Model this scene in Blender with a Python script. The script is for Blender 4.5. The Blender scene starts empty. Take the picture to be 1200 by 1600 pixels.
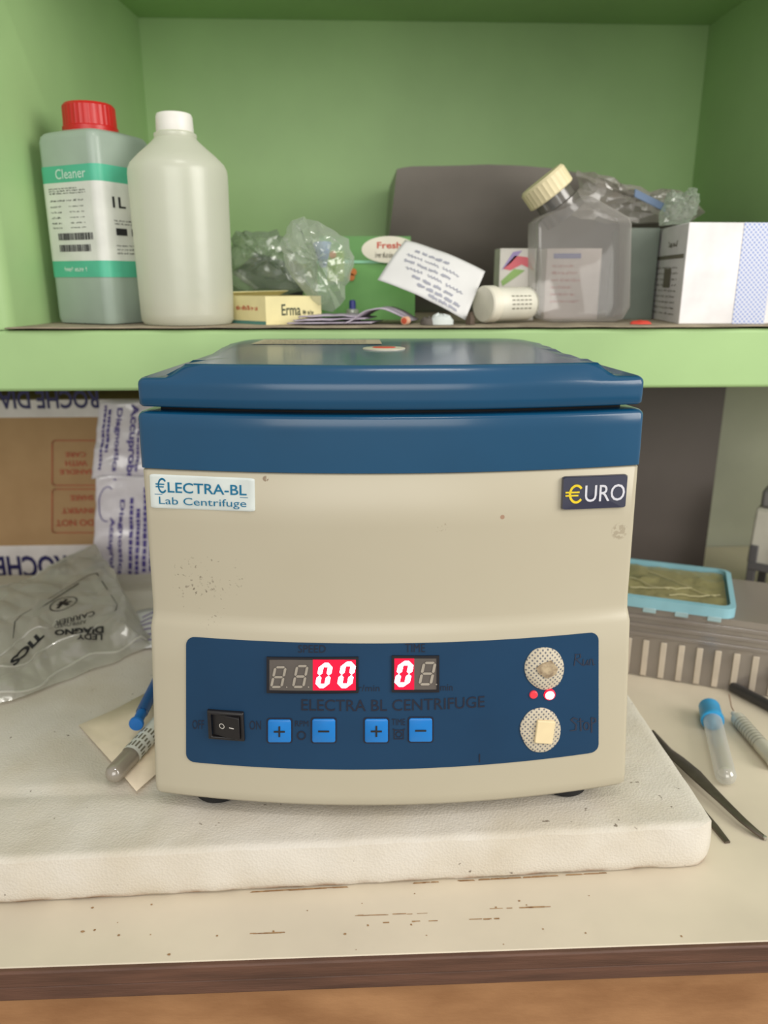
import bpy, math, random
from math import sin, cos, pi, radians, sqrt, atan2
from mathutils import Vector, Matrix, noise

random.seed(7)
SC = bpy.context.scene
COL = SC.collection

# ------------------------------------------------------------------ camera, world, lights, exposure
FPX, TH, YAW, CAMH = 1200.0, radians(16.8), radians(2.4), 1.127
FW = Vector((sin(YAW)*cos(TH), cos(YAW)*cos(TH), -sin(TH)))
RT = Vector((cos(YAW), -sin(YAW), 0.0))
UP = RT.cross(FW)
CAM = Vector((0, 0, CAMH))
cam_data = bpy.data.cameras.new('camera')
cam_data.sensor_fit = 'VERTICAL'; cam_data.sensor_height = 36.0; cam_data.sensor_width = 27.0
cam_data.lens = FPX/1600*36.0
cam_data.clip_start = 0.02; cam_data.clip_end = 50
cam_data.dof.use_dof = True; cam_data.dof.focus_distance = 0.485; cam_data.dof.aperture_fstop = 6.5
cam = bpy.data.objects.new('camera', cam_data); COL.objects.link(cam)
cam.matrix_world = Matrix(((RT.x, UP.x, -FW.x, 0), (RT.y, UP.y, -FW.y, 0), (RT.z, UP.z, -FW.z, CAMH), (0, 0, 0, 1)))
SC.camera = cam

world = bpy.data.worlds.new('world'); SC.world = world; world.use_nodes = True
bg = world.node_tree.nodes['Background']
bg.inputs[0].default_value = (1.0, 0.97, 0.905, 1); bg.inputs[1].default_value = 0.57

def area(name, loc, target, sx, sy, power, colour):
    l = bpy.data.lights.new(name, 'AREA'); l.shape = 'RECTANGLE'; l.size = sx; l.size_y = sy
    l.energy = power; l.color = colour
    o = bpy.data.objects.new(name, l); COL.objects.link(o); o.location = loc
    o.rotation_euler = (Vector(target)-Vector(loc)).to_track_quat('-Z', 'Y').to_euler()
    return o
area('window_daylight', (1.75, -0.55, 1.75), (0.0, 0.6, 1.0), 1.1, 1.3, 30, (1.0, 0.96, 0.89))
area('added_front_fill', (-0.15, -2.3, 1.85), (0.0, 0.7, 1.0), 2.0, 1.7, 32, (1.0, 0.97, 0.91))  # added fill lamp behind the camera, brightens the niche and recess
area('ceiling_tube_light', (0.22, -0.35, 2.75), (0.15, 0.6, 0.9), 0.55, 0.06, 5, (1.0, 0.97, 0.9))

SC.view_settings.view_transform = 'Standard'; SC.view_settings.look = 'None'
SC.view_settings.gamma = 1.0; SC.view_settings.use_curve_mapping = False
SC.view_settings.exposure = 0.0
SC.cycles.use_denoising = True
SC.cycles.max_bounces = 12; SC.cycles.transparent_max_bounces = 24
SC.cycles.caustics_reflective = False; SC.cycles.caustics_refractive = False

# ------------------------------------------------------------------ points read off the photograph, placed at real distances
def ray(x, y): return FW + (x-600)/FPX*RT + (800-y)/FPX*UP
def gy(x, y, Y): d = ray(x, y); return CAM + d*(Y/d.y)
def gz(x, y, Z): d = ray(x, y); return CAM + d*((Z-CAMH)/d.z)
def ppm(p): return FPX/(Vector(p)-CAM).dot(FW)

# ------------------------------------------------------------------ materials
def lin(c): return tuple(((v/255)/12.92 if v/255 <= .04045 else ((v/255+.055)/1.055)**2.4) for v in c) + (1,)
MATS = {}
def nodes(name):
    m = bpy.data.materials.new(name); m.use_nodes = True
    return m, m.node_tree.nodes, m.node_tree.links, m.node_tree.nodes['Principled BSDF']
def mat(name, rgb, rough=.5, spec=.5, var=.06, scale=30, bump=0, bscale=200, metal=0, emit=None, estr=0, rgb2=None, coat=0, stretch=None):
    """plain surface: a colour that wanders slightly with noise, optional fine bump"""
    if name in MATS: return MATS[name]
    m, N, L, b = nodes(name); MATS[name] = m
    b.inputs['Roughness'].default_value = rough; b.inputs['Specular IOR Level'].default_value = spec
    b.inputs['Metallic'].default_value = metal
    if coat: b.inputs['Coat Weight'].default_value = coat; b.inputs['Coat Roughness'].default_value = .08
    tc = N.new('ShaderNodeTexCoord'); mp = N.new('ShaderNodeMapping'); L.new(tc.outputs['Object'], mp.inputs[0])
    if stretch: mp.inputs['Scale'].default_value = stretch
    nz = N.new('ShaderNodeTexNoise'); nz.inputs['Scale'].default_value = scale; nz.inputs['Detail'].default_value = 4
    L.new(mp.outputs[0], nz.inputs['Vector'])
    mx = N.new('ShaderNodeMix'); mx.data_type = 'RGBA'
    c = lin(rgb); c2 = lin(rgb2) if rgb2 else tuple(v*(1-var*2) for v in c[:3])+(1,)
    c1 = c if rgb2 else tuple(min(1, v*(1+var)) for v in c[:3])+(1,)
    mx.inputs[6].default_value = c1; mx.inputs[7].default_value = c2
    rp = N.new('ShaderNodeMapRange'); rp.inputs[1].default_value = .35; rp.inputs[2].default_value = .7
    L.new(nz.outputs[0], rp.inputs[0]); L.new(rp.outputs[0], mx.inputs[0]); L.new(mx.outputs[2], b.inputs['Base Color'])
    if bump:
        n2 = N.new('ShaderNodeTexNoise'); n2.inputs['Scale'].default_value = bscale; n2.inputs['Detail'].default_value = 3
        L.new(mp.outputs[0], n2.inputs['Vector'])
        bp = N.new('ShaderNodeBump'); bp.inputs['Strength'].default_value = bump; bp.inputs['Distance'].default_value = .002
        L.new(n2.outputs[0], bp.inputs['Height']); L.new(bp.outputs[0], b.inputs['Normal'])
    if emit:
        b.inputs['Emission Color'].default_value = lin(emit); b.inputs['Emission Strength'].default_value = estr
    return m
def film(name, rgb, clear=.6, rough=.15, gloss=.12, bump=.5, bscale=60, trans=.4):
    """thin see-through plastic: transparent + milky + glossy"""
    if name in MATS: return MATS[name]
    m, N, L, b = nodes(name); MATS[name] = m; N.remove(b)
    out = N['Material Output']
    tc = N.new('ShaderNodeTexCoord'); nz = N.new('ShaderNodeTexNoise'); nz.inputs['Scale'].default_value = bscale; nz.inputs['Detail'].default_value = 3
    L.new(tc.outputs['Object'], nz.inputs['Vector'])
    bp = N.new('ShaderNodeBump'); bp.inputs['Strength'].default_value = bump; bp.inputs['Distance'].default_value = .003; L.new(nz.outputs[0], bp.inputs['Height'])
    t = N.new('ShaderNodeBsdfTransparent'); t.inputs[0].default_value = (1, 1, 1, 1)
    d = N.new('ShaderNodeBsdfDiffuse'); d.inputs[0].default_value = lin(rgb)
    tl = N.new('ShaderNodeBsdfTranslucent'); tl.inputs[0].default_value = lin(rgb)
    g = N.new('ShaderNodeBsdfGlossy'); g.inputs['Roughness'].default_value = rough; g.inputs[0].default_value = (.9, .9, .9, 1)
    if bump:
        for s in (d, g): L.new(bp.outputs[0], s.inputs['Normal'])
    a = N.new('ShaderNodeMixShader'); a.inputs[0].default_value = trans; L.new(d.outputs[0], a.inputs[1]); L.new(tl.outputs[0], a.inputs[2])
    lw = N.new('ShaderNodeLayerWeight'); lw.inputs[0].default_value = .35
    rg = N.new('ShaderNodeMapRange'); rg.inputs[3].default_value = clear; rg.inputs[4].default_value = clear*.35
    L.new(lw.outputs['Facing'], rg.inputs[0])
    c = N.new('ShaderNodeMixShader'); L.new(rg.outputs[0], c.inputs[0]); L.new(a.outputs[0], c.inputs[1]); L.new(t.outputs[0], c.inputs[2])
    e = N.new('ShaderNodeMixShader'); e.inputs[0].default_value = gloss; L.new(c.outputs[0], e.inputs[1]); L.new(g.outputs[0], e.inputs[2])
    L.new(e.outputs[0], out.inputs[0])
    return m
def glow(name, rgb, strength, rough=.4):
    if name in MATS: return MATS[name]
    return mat(name, rgb, rough=rough, emit=rgb, estr=strength)

GREEN = mat('green_wall_paint', (166, 199, 140), rough=.45, spec=.35, var=.05, scale=6, bump=.12, bscale=40)
LOWER = mat('grey_green_lower_wall', (166, 168, 150), rough=.8, var=.06, scale=8, bump=.1)  # greyer colour than GREEN, for the wall below the shelf
BENCH = mat('cream_laminate', (214, 203, 183), rough=.5, var=.05, scale=9, bump=.05, bscale=120)
INK = mat('black_ink', (28, 28, 34), rough=.6)
PANELINK = mat('dark_panel_print', (22, 30, 50), rough=.45)
WHITEPL = mat('white_plastic', (232, 230, 222), rough=.4)
PAPER = mat('white_paper', (222, 222, 222), rough=.8, var=.03)

# ------------------------------------------------------------------ geometry helpers
ROOTM = {}
class G:
    """collects faces for ONE mesh"""
    def __init__(s): s.v = []; s.f = []
    def add(s, v, f, M=None):
        o = len(s.v)
        s.v += [(M @ Vector(p)) if M else Vector(p) for p in v]; s.f += [tuple(i+o for i in q) for q in f]; return s
    def box(s, x0, x1, y0, y1, z0, z1, M=None):
        return s.add([(x0,y0,z0),(x1,y0,z0),(x1,y1,z0),(x0,y1,z0),(x0,y0,z1),(x1,y0,z1),(x1,y1,z1),(x0,y1,z1)],
                     [(0,3,2,1),(4,5,6,7),(0,1,5,4),(1,2,6,5),(2,3,7,6),(3,0,4,7)], M)
    def rings(s, R, cap0=True, cap1=True, M=None, closed=True):
        n = len(R[0]); v = [p for r in R for p in r]; f = []
        for k in range(len(R)-1):
            for i in range(n if closed else n-1):
                j = (i+1) % n
                f.append((k*n+i, k*n+j, (k+1)*n+j, (k+1)*n+i))
        if cap0: f.append(tuple(reversed(range(n))))
        if cap1: f.append(tuple(range((len(R)-1)*n, len(R)*n)))
        return s.add(v, f, M)
    def lathe(s, prof, seg=40, M=None, cap0=True, cap1=True):
        return s.rings([[(r*cos(2*pi*i/seg), r*sin(2*pi*i/seg), z) for i in range(seg)] for r, z in prof], cap0, cap1, M)
    def tube(s, pts, r, seg=10, cap=True):
        pts = [Vector(p) for p in pts]; R = []
        rr = r if isinstance(r, (list, tuple)) else [r]*len(pts)
        t0 = (pts[1]-pts[0]).normalized(); n = t0.orthogonal().normalized()
        for k, p in enumerate(pts):
            t = (pts[min(k+1, len(pts)-1)]-pts[max(k-1, 0)]).normalized()
            n = (n - t*n.dot(t)).normalized(); b = t.cross(n)
            R.append([p + n*cos(2*pi*i/seg)*rr[k] + b*sin(2*pi*i/seg)*rr[k] for i in range(seg)])
        return s.rings(R, cap, cap)
    def grid(s, fn, nu, nv, M=None):
        v = [fn(i/nu, j/nv) for j in range(nv+1) for i in range(nu+1)]
        f = [(j*(nu+1)+i, j*(nu+1)+i+1, (j+1)*(nu+1)+i+1, (j+1)*(nu+1)+i) for j in range(nv) for i in range(nu)]
        return s.add(v, f, M)
    def build(s, name, m, parent=None, bevel=0, seg=2, smooth=35, solid=0, world=False, off=-1):
        me = bpy.data.meshes.new(name)
        vs = s.v
        if world and parent is not None:
            inv = ROOTM[parent.name].inverted(); vs = [inv @ p for p in vs]
        me.from_pydata([tuple(p) for p in vs], [], s.f); me.validate()
        me.materials.append(m)
        if smooth:
            me.polygons.foreach_set('use_smooth', [True]*len(me.polygons)); me.update()
            me.set_sharp_from_angle(angle=radians(smooth))
        o = bpy.data.objects.new(name, me); COL.objects.link(o)
        if parent is not None:
            o.parent = parent; ROOTM[o.name] = ROOTM[parent.name]
        if solid:
            md = o.modifiers.new('thickness', 'SOLIDIFY'); md.thickness = solid; md.offset = off
        if bevel:
            md = o.modifiers.new('bevel', 'BEVEL'); md.width = bevel; md.segments = seg; md.limit_method = 'ANGLE'; md.angle_limit = radians(40)
            md.harden_normals = False
        return o
def tag(o, label, cat, group=None):
    o['label'] = label; o['category'] = cat
    if group: o['group'] = group
    return o
def thing(name, label, cat, loc=(0, 0, 0), rotz=0, group=None, M=None):
    o = bpy.data.objects.new(name, None); COL.objects.link(o); o.empty_display_size = .02
    o.matrix_world = M if M is not None else Matrix.Translation(Vector(loc)) @ Matrix.Rotation(rotz, 4, 'Z')
    ROOTM[o.name] = o.matrix_world.copy()
    return tag(o, label, cat, group)
def struct(o): o['kind'] = 'structure'; return o

def axis_matrix(p0, p1):
    """z axis runs from p0 to p1"""
    p0 = Vector(p0); d = (Vector(p1)-p0)
    return Matrix.Translation(p0) @ d.to_track_quat('Z', 'Y').to_matrix().to_4x4()

def text_geo(s, shear=0, bold=0):
    c = bpy.data.curves.new('letters', 'FONT'); c.body = s; c.shear = shear; c.resolution_u = 3; c.offset = bold
    o = bpy.data.objects.new('letters', c); COL.objects.link(o)
    dg = bpy.context.evaluated_depsgraph_get()
    me = bpy.data.meshes.new_from_object(o.evaluated_get(dg))
    v = [tuple(p.co) for p in me.vertices]; f = [tuple(p.vertices) for p in me.polygons]
    bpy.data.objects.remove(o); bpy.data.curves.remove(c); bpy.data.meshes.remove(me)
    x0 = min(p[0] for p in v); x1 = max(p[0] for p in v); y0 = min(p[1] for p in v); y1 = max(p[1] for p in v)
    return [((p[0]-x0)/(x1-x0), (p[1]-y0)/(y1-y0)) for p in v], f
def put_text(g, s, fn, shear=0, bold=0):
    """letters mapped through fn(s, t), s and t in 0..1"""
    v, f = text_geo(s, shear, bold); return g.add([fn(a, b) for a, b in v], f)
def put_poly(g, pts, fn): return g.add([fn(a, b) for a, b in pts], [tuple(range(len(pts)))])
def put_rect(g, a0, b0, a1, b1, fn): return put_poly(g, [(a0, b0), (a1, b0), (a1, b1), (a0, b1)], fn)
def quad(lb, rb, rt, lt, off=0.0):
    lb, rb, rt, lt = map(Vector, (lb, rb, rt, lt))
    n = (rb-lb).cross(lt-lb).normalized()*off
    return lambda a, b: (lb*(1-a)+rb*a)*(1-b) + (lt*(1-a)+rt*a)*b + n
def sub(fn, a0, b0, a1, b1): return lambda a, b: fn(a0+(a1-a0)*a, b0+(b1-b0)*b)
def ribbon(g, pts, w, fn, close=False):
    """pen stroke of width w through 2-D points"""
    P = [Vector(p) for p in pts]; n = len(P)
    for i in range(n-1 if not close else n):
        a, b = P[i], P[(i+1) % n]; d = b-a
        if d.length < 1e-9: continue
        d.normalize(); k = Vector((-d.y, d.x))*w/2; e = d*w*.35
        put_poly(g, [tuple(a-e-k), tuple(b+e-k), tuple(b+e+k), tuple(a-e+k)], fn)
def scribble(g, a0, b0, a1, b1, fn, w=.006, words=5, h=.05):
    """a line of cursive handwriting"""
    for k in range(words):
        s0 = k/words + random.uniform(0, .03); s1 = (k+1)/words - random.uniform(.03, .07)
        n = 14; pts = []
        for i in range(n+1):
            s = s0+(s1-s0)*i/n
            pts.append((a0+(a1-a0)*s, b0+(b1-b0)*s + h*.5*sin(i*2.1+k)*random.uniform(.3, 1)))
        ribbon(g, pts, w, fn)
def fine_print(g, a0, b0, a1, b1, fn, words=6):
    """an unreadable line of small print: strokes the size of letters, in words"""
    W = (a1-a0)/words; cw = W/5.2; t = a0; k = random.randint(3, 6)
    while t < a1-cw:
        if k == 0: t += cw*.8; k = random.randint(2, 6); continue
        lo = b0+(b1-b0)*random.choice((0, 0, .0, .12)); hi = b1-(b1-b0)*random.choice((0, .25, .3, .3))
        q = random.choice((0, 1, 2)); w = cw*.3
        if q != 2: put_rect(g, t, lo, t+w, hi, fn)
        if q != 0: put_rect(g, t+cw*.5, lo, t+cw*.5+w, hi, fn)
        m = random.choice((lo, hi-(b1-b0)*.2, (lo+hi)/2)); put_rect(g, t, m, t+cw*.7, m+(b1-b0)*.2, fn)
        t += cw; k -= 1
def rrect(x0, x1, z0, z1, r, n=5):
    P = []
    for cx, cz, a in ((x1-r, z0+r, -90), (x1-r, z1-r, 0), (x0+r, z1-r, 90), (x0+r, z0+r, 180)):
        for i in range(n+1):
            t = radians(a+90*i/n); P.append((cx+r*cos(t), cz+r*sin(t)))
    return P
def nz(x, y, z=0): return noise.noise(Vector((x, y, z)))

# ================================================================== SETTING
BZ, SZ = .75, 1.087            # bench top, shelf top
LIP = .68
def shell(name, g, m): return struct(g.build(name, m, smooth=0))
shell('floor', G().box(-2.5, 2.5, -2.5, 1.3, -.05, 0), mat('terrazzo_floor', (150, 142, 130), rough=.5, scale=60))
shell('wall_back', G().box(-1.3, 1.3, 1.06, 1.2, 1.06, 1.7), GREEN)
shell('wall_back.001', G().box(-1.3, 1.3, 1.06, 1.2, 0, 1.06), LOWER)
# left cheek of the niche, its front corner rounded
P = [(-1.3, LIP)]
for i in range(9):
    t = radians(-90 + 84*i/8); P.append((-.302+.016*cos(t)-.002, LIP+.016+.016*sin(t)))
P += [(-.249, 1.06), (-1.3, 1.06)]
struct(G().rings([[(x, y, SZ-.0005) for x, y in P], [(x, y, 1.7) for x, y in P]]).build('wall_left', GREEN, smooth=30))
shell('wall_right', G().box(.445, 1.3, LIP, 1.06, SZ-.0005, 1.7), GREEN)
shell('ceiling', G().box(-1.3, 1.3, LIP, 1.06, 1.427, 1.7), GREEN)
shelf = struct(G().box(-1.3, 1.3, LIP, 1.06, 1.0345, SZ-.001).build('trim_shelf', GREEN, bevel=.003))
shelf.name = 'trim_1'

# ------------------------------------------------------------------ bench
WOOD = mat('red_brown_wood_edge', (96, 66, 52), rough=.55, var=.18, scale=14, stretch=(1, 6, 12), bump=.2, bscale=90)
PLY = mat('orange_brown_plywood', (168, 124, 84), rough=.6, rgb2=(140, 98, 62), scale=16, stretch=(1, 1, 2.5), bump=.1)
bench = thing('workbench', 'cream laminate workbench with a brown wooden front edge, under everything', 'workbench', (0, .351, 0))
G().box(-1.2, 1.2, .003, .7, BZ-.008, BZ).build('worktop', BENCH, bench, bevel=.001)
G().box(-1.2, 1.2, 0, .03, BZ-.0118, BZ-.0004).build('edge_strip', WOOD, bench, bevel=.0012)
G().box(-1.2, 1.2, .0012, .03, BZ-.0225, BZ-.0122).build('lower_edge_strip', WOOD, bench, bevel=.001)
G().box(-1.2, 1.2, .005, .025, .05, BZ-.0228).build('front_panel', PLY, bench)
dark = thing('dark_board', 'dark brown board standing upright at the back beneath the shelf', 'board', (.27, .90, BZ))
G().box(-.22, .176, 0, .02, 0, .272).build('panel', mat('dark_brown_laminate', (84, 76, 72), rough=.5, var=.06, scale=10), dark, bevel=.001)
dark['label'] = 'dark brown board standing upright behind the centrifuge beneath the shelf'
# stains on the worktop along the foam
g = G()
for k in range(60):
    t = random.random(); x = random.choice((-.075+.075*t, .075+.085*t, .03+.14*t)); y = .4015+.0135*(x+.226)/.463
    w = random.uniform(.001, .006); d = random.uniform(.0, .0006)
    put_poly(g, [(x-w, y-d*1.2-.0007), (x+w, y-d*.7-.0007), (x+w*.8, y), (x-w*.7, y)], lambda a, b, q_=random.uniform(.00012, .0003): (a, b-.351, BZ+q_))
for x, y, w in ((.02,.383,.05),(.05,.377,.06),(.10,.385,.03),(-.06,.372,.02)):
    for k in range(9):
        xx = x+random.uniform(-w, w)*.6; put_rect(g, xx, y+.0005*random.random(), xx+random.uniform(.002,.009), y+.0006+.0005*random.random(), lambda a, b, q_=random.uniform(.00012, .0003): (a, b-.351, BZ+q_))
for k in range(26):
    x = random.uniform(-.2, .24); y = random.uniform(.356, .40); r = random.uniform(.0003, .0009)
    put_poly(g, [(x+r*cos(t)*random.uniform(.6, 1.6), y+r*sin(t)) for t in [i*pi/3 for i in range(6)]], lambda a, b, q_=random.uniform(.00012, .0003): (a, b-.351, BZ+q_))
g.build('stain', mat('rust_stain', (176, 142, 102), rough=.8, rgb2=(132, 96, 62), scale=220), bench, smooth=0)['kind'] = 'stuff'

# ------------------------------------------------------------------ foam sheet
FZ = .785
def foam_mat():
    m, N, L, b = nodes('polystyrene_foam')
    b.inputs['Roughness'].default_value = .75; b.inputs['Specular IOR Level'].default_value = .3
    tc = N.new('ShaderNodeTexCoord')
    vo = N.new('ShaderNodeTexVoronoi'); vo.inputs['Scale'].default_value = 620; L.new(tc.outputs['Object'], vo.inputs['Vector'])
    no = N.new('ShaderNodeTexNoise'); no.inputs['Scale'].default_value = 18; no.inputs['Detail'].default_value = 5; L.new(tc.outputs['Object'], no.inputs['Vector'])
    mx = N.new('ShaderNodeMix'); mx.data_type = 'RGBA'; mx.inputs[6].default_value = lin((214, 208, 198)); mx.inputs[7].default_value = lin((202, 193, 177))
    rp = N.new('ShaderNodeMapRange'); rp.inputs[1].default_value = .4; rp.inputs[2].default_value = .75; L.new(no.outputs[0], rp.inputs[0]); L.new(rp.outputs[0], mx.inputs[0])
    # rusty dirt that soaked up along the bottom edge
    sp = N.new('ShaderNodeSeparateXYZ'); L.new(tc.outputs['Object'], sp.inputs[0])
    lo = N.new('ShaderNodeMapRange'); lo.inputs[1].default_value = .0055; lo.inputs[2].default_value = .0; L.new(sp.outputs[2], lo.inputs[0])
    n2 = N.new('ShaderNodeTexNoise'); n2.inputs['Scale'].default_value = 45; n2.inputs['Detail'].default_value = 6; L.new(tc.outputs['Object'], n2.inputs['Vector'])
    r2 = N.new('ShaderNodeMapRange'); r2.inputs[1].default_value = .42; r2.inputs[2].default_value = .62; L.new(n2.outputs[0], r2.inputs[0])
    mu = N.new('ShaderNodeMath'); mu.operation = 'MULTIPLY'; L.new(lo.outputs[0], mu.inputs[0]); L.new(r2.outputs[0], mu.inputs[1])
    m2 = N.new('ShaderNodeMix'); m2.data_type = 'RGBA'; m2.inputs[7].default_value = lin((140, 98, 58)); L.new(mu.outputs[0], m2.inputs[0]); L.new(mx.outputs[2], m2.inputs[6])
    # dark specks
    n3 = N.new('ShaderNodeTexNoise'); n3.inputs['Scale'].default_value = 160; n3.inputs['Detail'].default_value = 2; L.new(tc.outputs['Object'], n3.inputs['Vector'])
    r3 = N.new('ShaderNodeMapRange'); r3.inputs[1].default_value = .735; r3.inputs[2].default_value = .77; r3.inputs[4].default_value = .75; L.new(n3.outputs[0], r3.inputs[0])
    m3 = N.new('ShaderNodeMix'); m3.data_type = 'RGBA'; m3.inputs[7].default_value = lin((90, 74, 60)); L.new(r3.outputs[0], m3.inputs[0]); L.new(m2.outputs[2], m3.inputs[6])
    L.new(m3.outputs[2], b.inputs['Base Color'])
    bp = N.new('ShaderNodeBump'); bp.inputs['Strength'].default_value = .4; bp.inputs['Distance'].default_value = .0005; L.new(vo.outputs['Distance'], bp.inputs['Height'])
    b2 = N.new('ShaderNodeBump'); b2.inputs['Strength'].default_value = .25; b2.inputs['Distance'].default_value = .001; L.new(no.outputs[0], b2.inputs['Height']); L.new(bp.outputs[0], b2.inputs['Normal'])
    L.new(b2.outputs[0], b.inputs['Normal'])
    return m
FOAM = foam_mat()
def foam_front(x): return .4015+.0135*(x+.226)/.463
def foam_top(x, y):
    z = FZ - .0011 + .0007*nz(x*30, y*30) + .0003*nz(x*90, y*90, 3)
    gy_ = .4645+.012*(x+.25)
    if x < -.11:
        d = (y-gy_)/.004; z -= .0011*math.exp(-d*d)*min(1, (-.11-x)/.03)
        z += .0010*min(1, max(0, (y-gy_)/.01))*min(1, (-.11-x)/.04)
    return z
foam = thing('foam_sheet', 'thick white polystyrene foam sheet lying under the centrifuge', 'foam sheet', (0, .40, BZ))
g = G(); X0, X1, Y1 = -.62, .2365, .885
nx, ny = 200, 80
def fpt(i, j):                              # plan position, corner at front right rounded and the edges ragged
    a, b = i/nx, (j/ny)**1.3
    x = X0+(X1-X0)*a; f = foam_front(x); y = f+(Y1-f)*b
    if a > .9:
        r = (a-.9)/.1*(X1-X0)*.1
        y += max(0, .006*(1-b*18))*max(0, (x-(X1-.012))/.012)**2
    x += .0012*nz(y*60, 5)*(a > .98); y += .0009*nz(x*45, 9)*(b < .03)
    return x, y
top = [[None]*(nx+1) for _ in range(ny+1)]
for j in range(ny+1):
    for i in range(nx+1):
        x, y = fpt(i, j); z = foam_top(x, y)
        e = min(X1-x, y-foam_front(x)); z -= .0022*max(0, 1-e/.004)**2
        top[j][i] = Vector((x, y-.40, z-BZ))
v = [p for r in top for p in r]
f = [(j*(nx+1)+i, j*(nx+1)+i+1, (j+1)*(nx+1)+i+1, (j+1)*(nx+1)+i) for j in range(ny) for i in range(nx)]
g.add(v, f)
per = [top[0][i] for i in range(nx+1)] + [top[j][nx] for j in range(1, ny+1)] + [top[ny][i] for i in range(nx-1, -1, -1)] + [top[j][0] for j in range(ny-1, 0, -1)]
R = []
for k, zf in enumerate((1, .85, .7, .5, .3, .12, .03)):
    ring = []
    for p in per:
        o = Vector((p.x-.0, p.y-.2, 0)); out = 0
        q = Vector((p.x, p.y, p.z*zf)); bulge = (.0015*sin(pi*zf) - .0012*(zf < .05)) + .0008*nz(p.x*50, zf*6, 2)
        if p.y < .03 and p.x < X1-.001: q.y -= bulge*(1 if zf < 1 else 0)
        if p.x > X1-.004: q.x += bulge*(1 if zf < 1 else 0)
        ring.append(q)
    R.append(ring)
g.rings(list(reversed(R)), cap0=True, cap1=False)
g.build('sheet', FOAM, foam, smooth=60)

# ================================================================== CENTRIFUGE
BLUE = mat('dark_blue_enamel', (15, 72, 108), rough=.22, spec=.5, var=.04, scale=12, coat=.15)
def cream_mat():
    m, N, L, b = nodes('cream_enamel')
    b.inputs['Roughness'].default_value = .32; b.inputs['Specular IOR Level'].default_value = .45
    tc = N.new('ShaderNodeTexCoord')
    n1 = N.new('ShaderNodeTexNoise'); n1.inputs['Scale'].default_value = 12; L.new(tc.outputs['Object'], n1.inputs['Vector'])
    mx = N.new('ShaderNodeMix'); mx.data_type = 'RGBA'; mx.inputs[6].default_value = lin((188, 181, 161)); mx.inputs[7].default_value = lin((181, 173, 152)); L.new(n1.outputs[0], mx.inputs[0])
    col = mx.outputs[2]
    def scuff(cx, cz, r, rgb, lo, hi, sc, amt):
        nonlocal col
        vm = N.new('ShaderNodeVectorMath'); vm.operation = 'MULTIPLY'; vm.inputs[1].default_value = (1, 0, 1); L.new(tc.outputs['Object'], vm.inputs[0])
        ds = N.new('ShaderNodeVectorMath'); ds.operation = 'DISTANCE'; ds.inputs[1].default_value = (cx, 0, cz); L.new(vm.outputs[0], ds.inputs[0])
        a = N.new('ShaderNodeMapRange'); a.inputs[1].default_value = r; a.inputs[2].default_value = r*.75; L.new(ds.outputs['Value'], a.inputs[0])
        n = N.new('ShaderNodeTexNoise'); n.inputs['Scale'].default_value = sc; n.inputs['Detail'].default_value = 3; L.new(tc.outputs['Object'], n.inputs['Vector'])
        c = N.new('ShaderNodeMapRange'); c.inputs[1].default_value = lo; c.inputs[2].default_value = hi; c.inputs[4].default_value = amt; L.new(n.outputs[0], c.inputs[0])
        mu = N.new('ShaderNodeMath'); mu.operation = 'MULTIPLY'; L.new(a.outputs[0], mu.inputs[0]); L.new(c.outputs[0], mu.inputs[1])
        q = N.new('ShaderNodeMix'); q.data_type = 'RGBA'; q.inputs[7].default_value = lin(rgb); L.new(mu.outputs[0], q.inputs[0]); L.new(col, q.inputs[6]); col = q.outputs[2]
    for (px, py, r, rgb, lo, hi, sc, amt) in SCUFFS:
        x, z = dev_px(px, py); scuff(x, z, r, rgb, lo, hi, sc, amt)
    L.new(col, b.inputs['Base Color'])
    return m
DEV = Matrix.Translation((.0245, .456, FZ)) @ Matrix.Rotation(radians(-.8), 4, 'Z')
DEVI = DEV.inverted()
PROF = [(.010, .1606, -.0112), (.130, .1556, -.0035), (.1375, .1544, -.0004), (.145, .1540, .0), (.233, .1522, .0), (.270, .1513, .0), (.300, .1507, .0)]
BULGE = .0185
def prof(z):
    if z <= PROF[0][0]: return PROF[0][1:]
    for (z0, w0, y0), (z1, w1, y1) in zip(PROF, PROF[1:]):
        if z <= z1:
            t = (z-z0)/(z1-z0); return w0+(w1-w0)*t, y0+(y1-y0)*t
    return PROF[-1][1:]
def front(x, z):
    w, y = prof(z); return y - BULGE*(1-(x/w)**2)
def dev_px(px, py):
    o = DEVI @ CAM; d = DEVI.to_3x3() @ ray(px, py); y = -.01
    for _ in range(12):
        t = (y-o.y)/d.y; p = o+d*t; y = front(p.x, p.z)
    return p.x, p.z
SCUFFS = [(785, 808, .0016, (150, 104, 80), .2, .3, 50, .7), (968, 830, .006, (150, 138, 118), .46, .5, 330, .6), (300, 905, .016, (92, 80, 70), .62, .68, 420, .5),
          (345, 900, .016, (92, 80, 70), .63, .69, 380, .5), (320, 945, .016, (92, 80, 70), .66, .7, 420, .5), (415, 748, .002, (120, 96, 74), .4, .5, 500, .8), (690, 825, .004, (140, 120, 100), .6, .65, 500, .6)]
def dsurf(pxl, pyb, pxr, pyt, off=.0003, cor=None):
    """map onto the front of the body from a pixel rectangle; cor = (lb, rb, rt, lt) for slanted ones"""
    c = cor or ((pxl, pyb), (pxr, pyb), (pxr, pyt), (pxl, pyt))
    q = [dev_px(*p) for p in c]
    def fn(a, b):
        x = (q[0][0]*(1-a)+q[1][0]*a)*(1-b)+(q[3][0]*(1-a)+q[2][0]*a)*b
        z = (q[0][1]*(1-a)+q[1][1]*a)*(1-b)+(q[3][1]*(1-a)+q[2][1]*a)*b
        return Vector((x, front(x, z)-off, z))
    return fn
YB = .205
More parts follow.
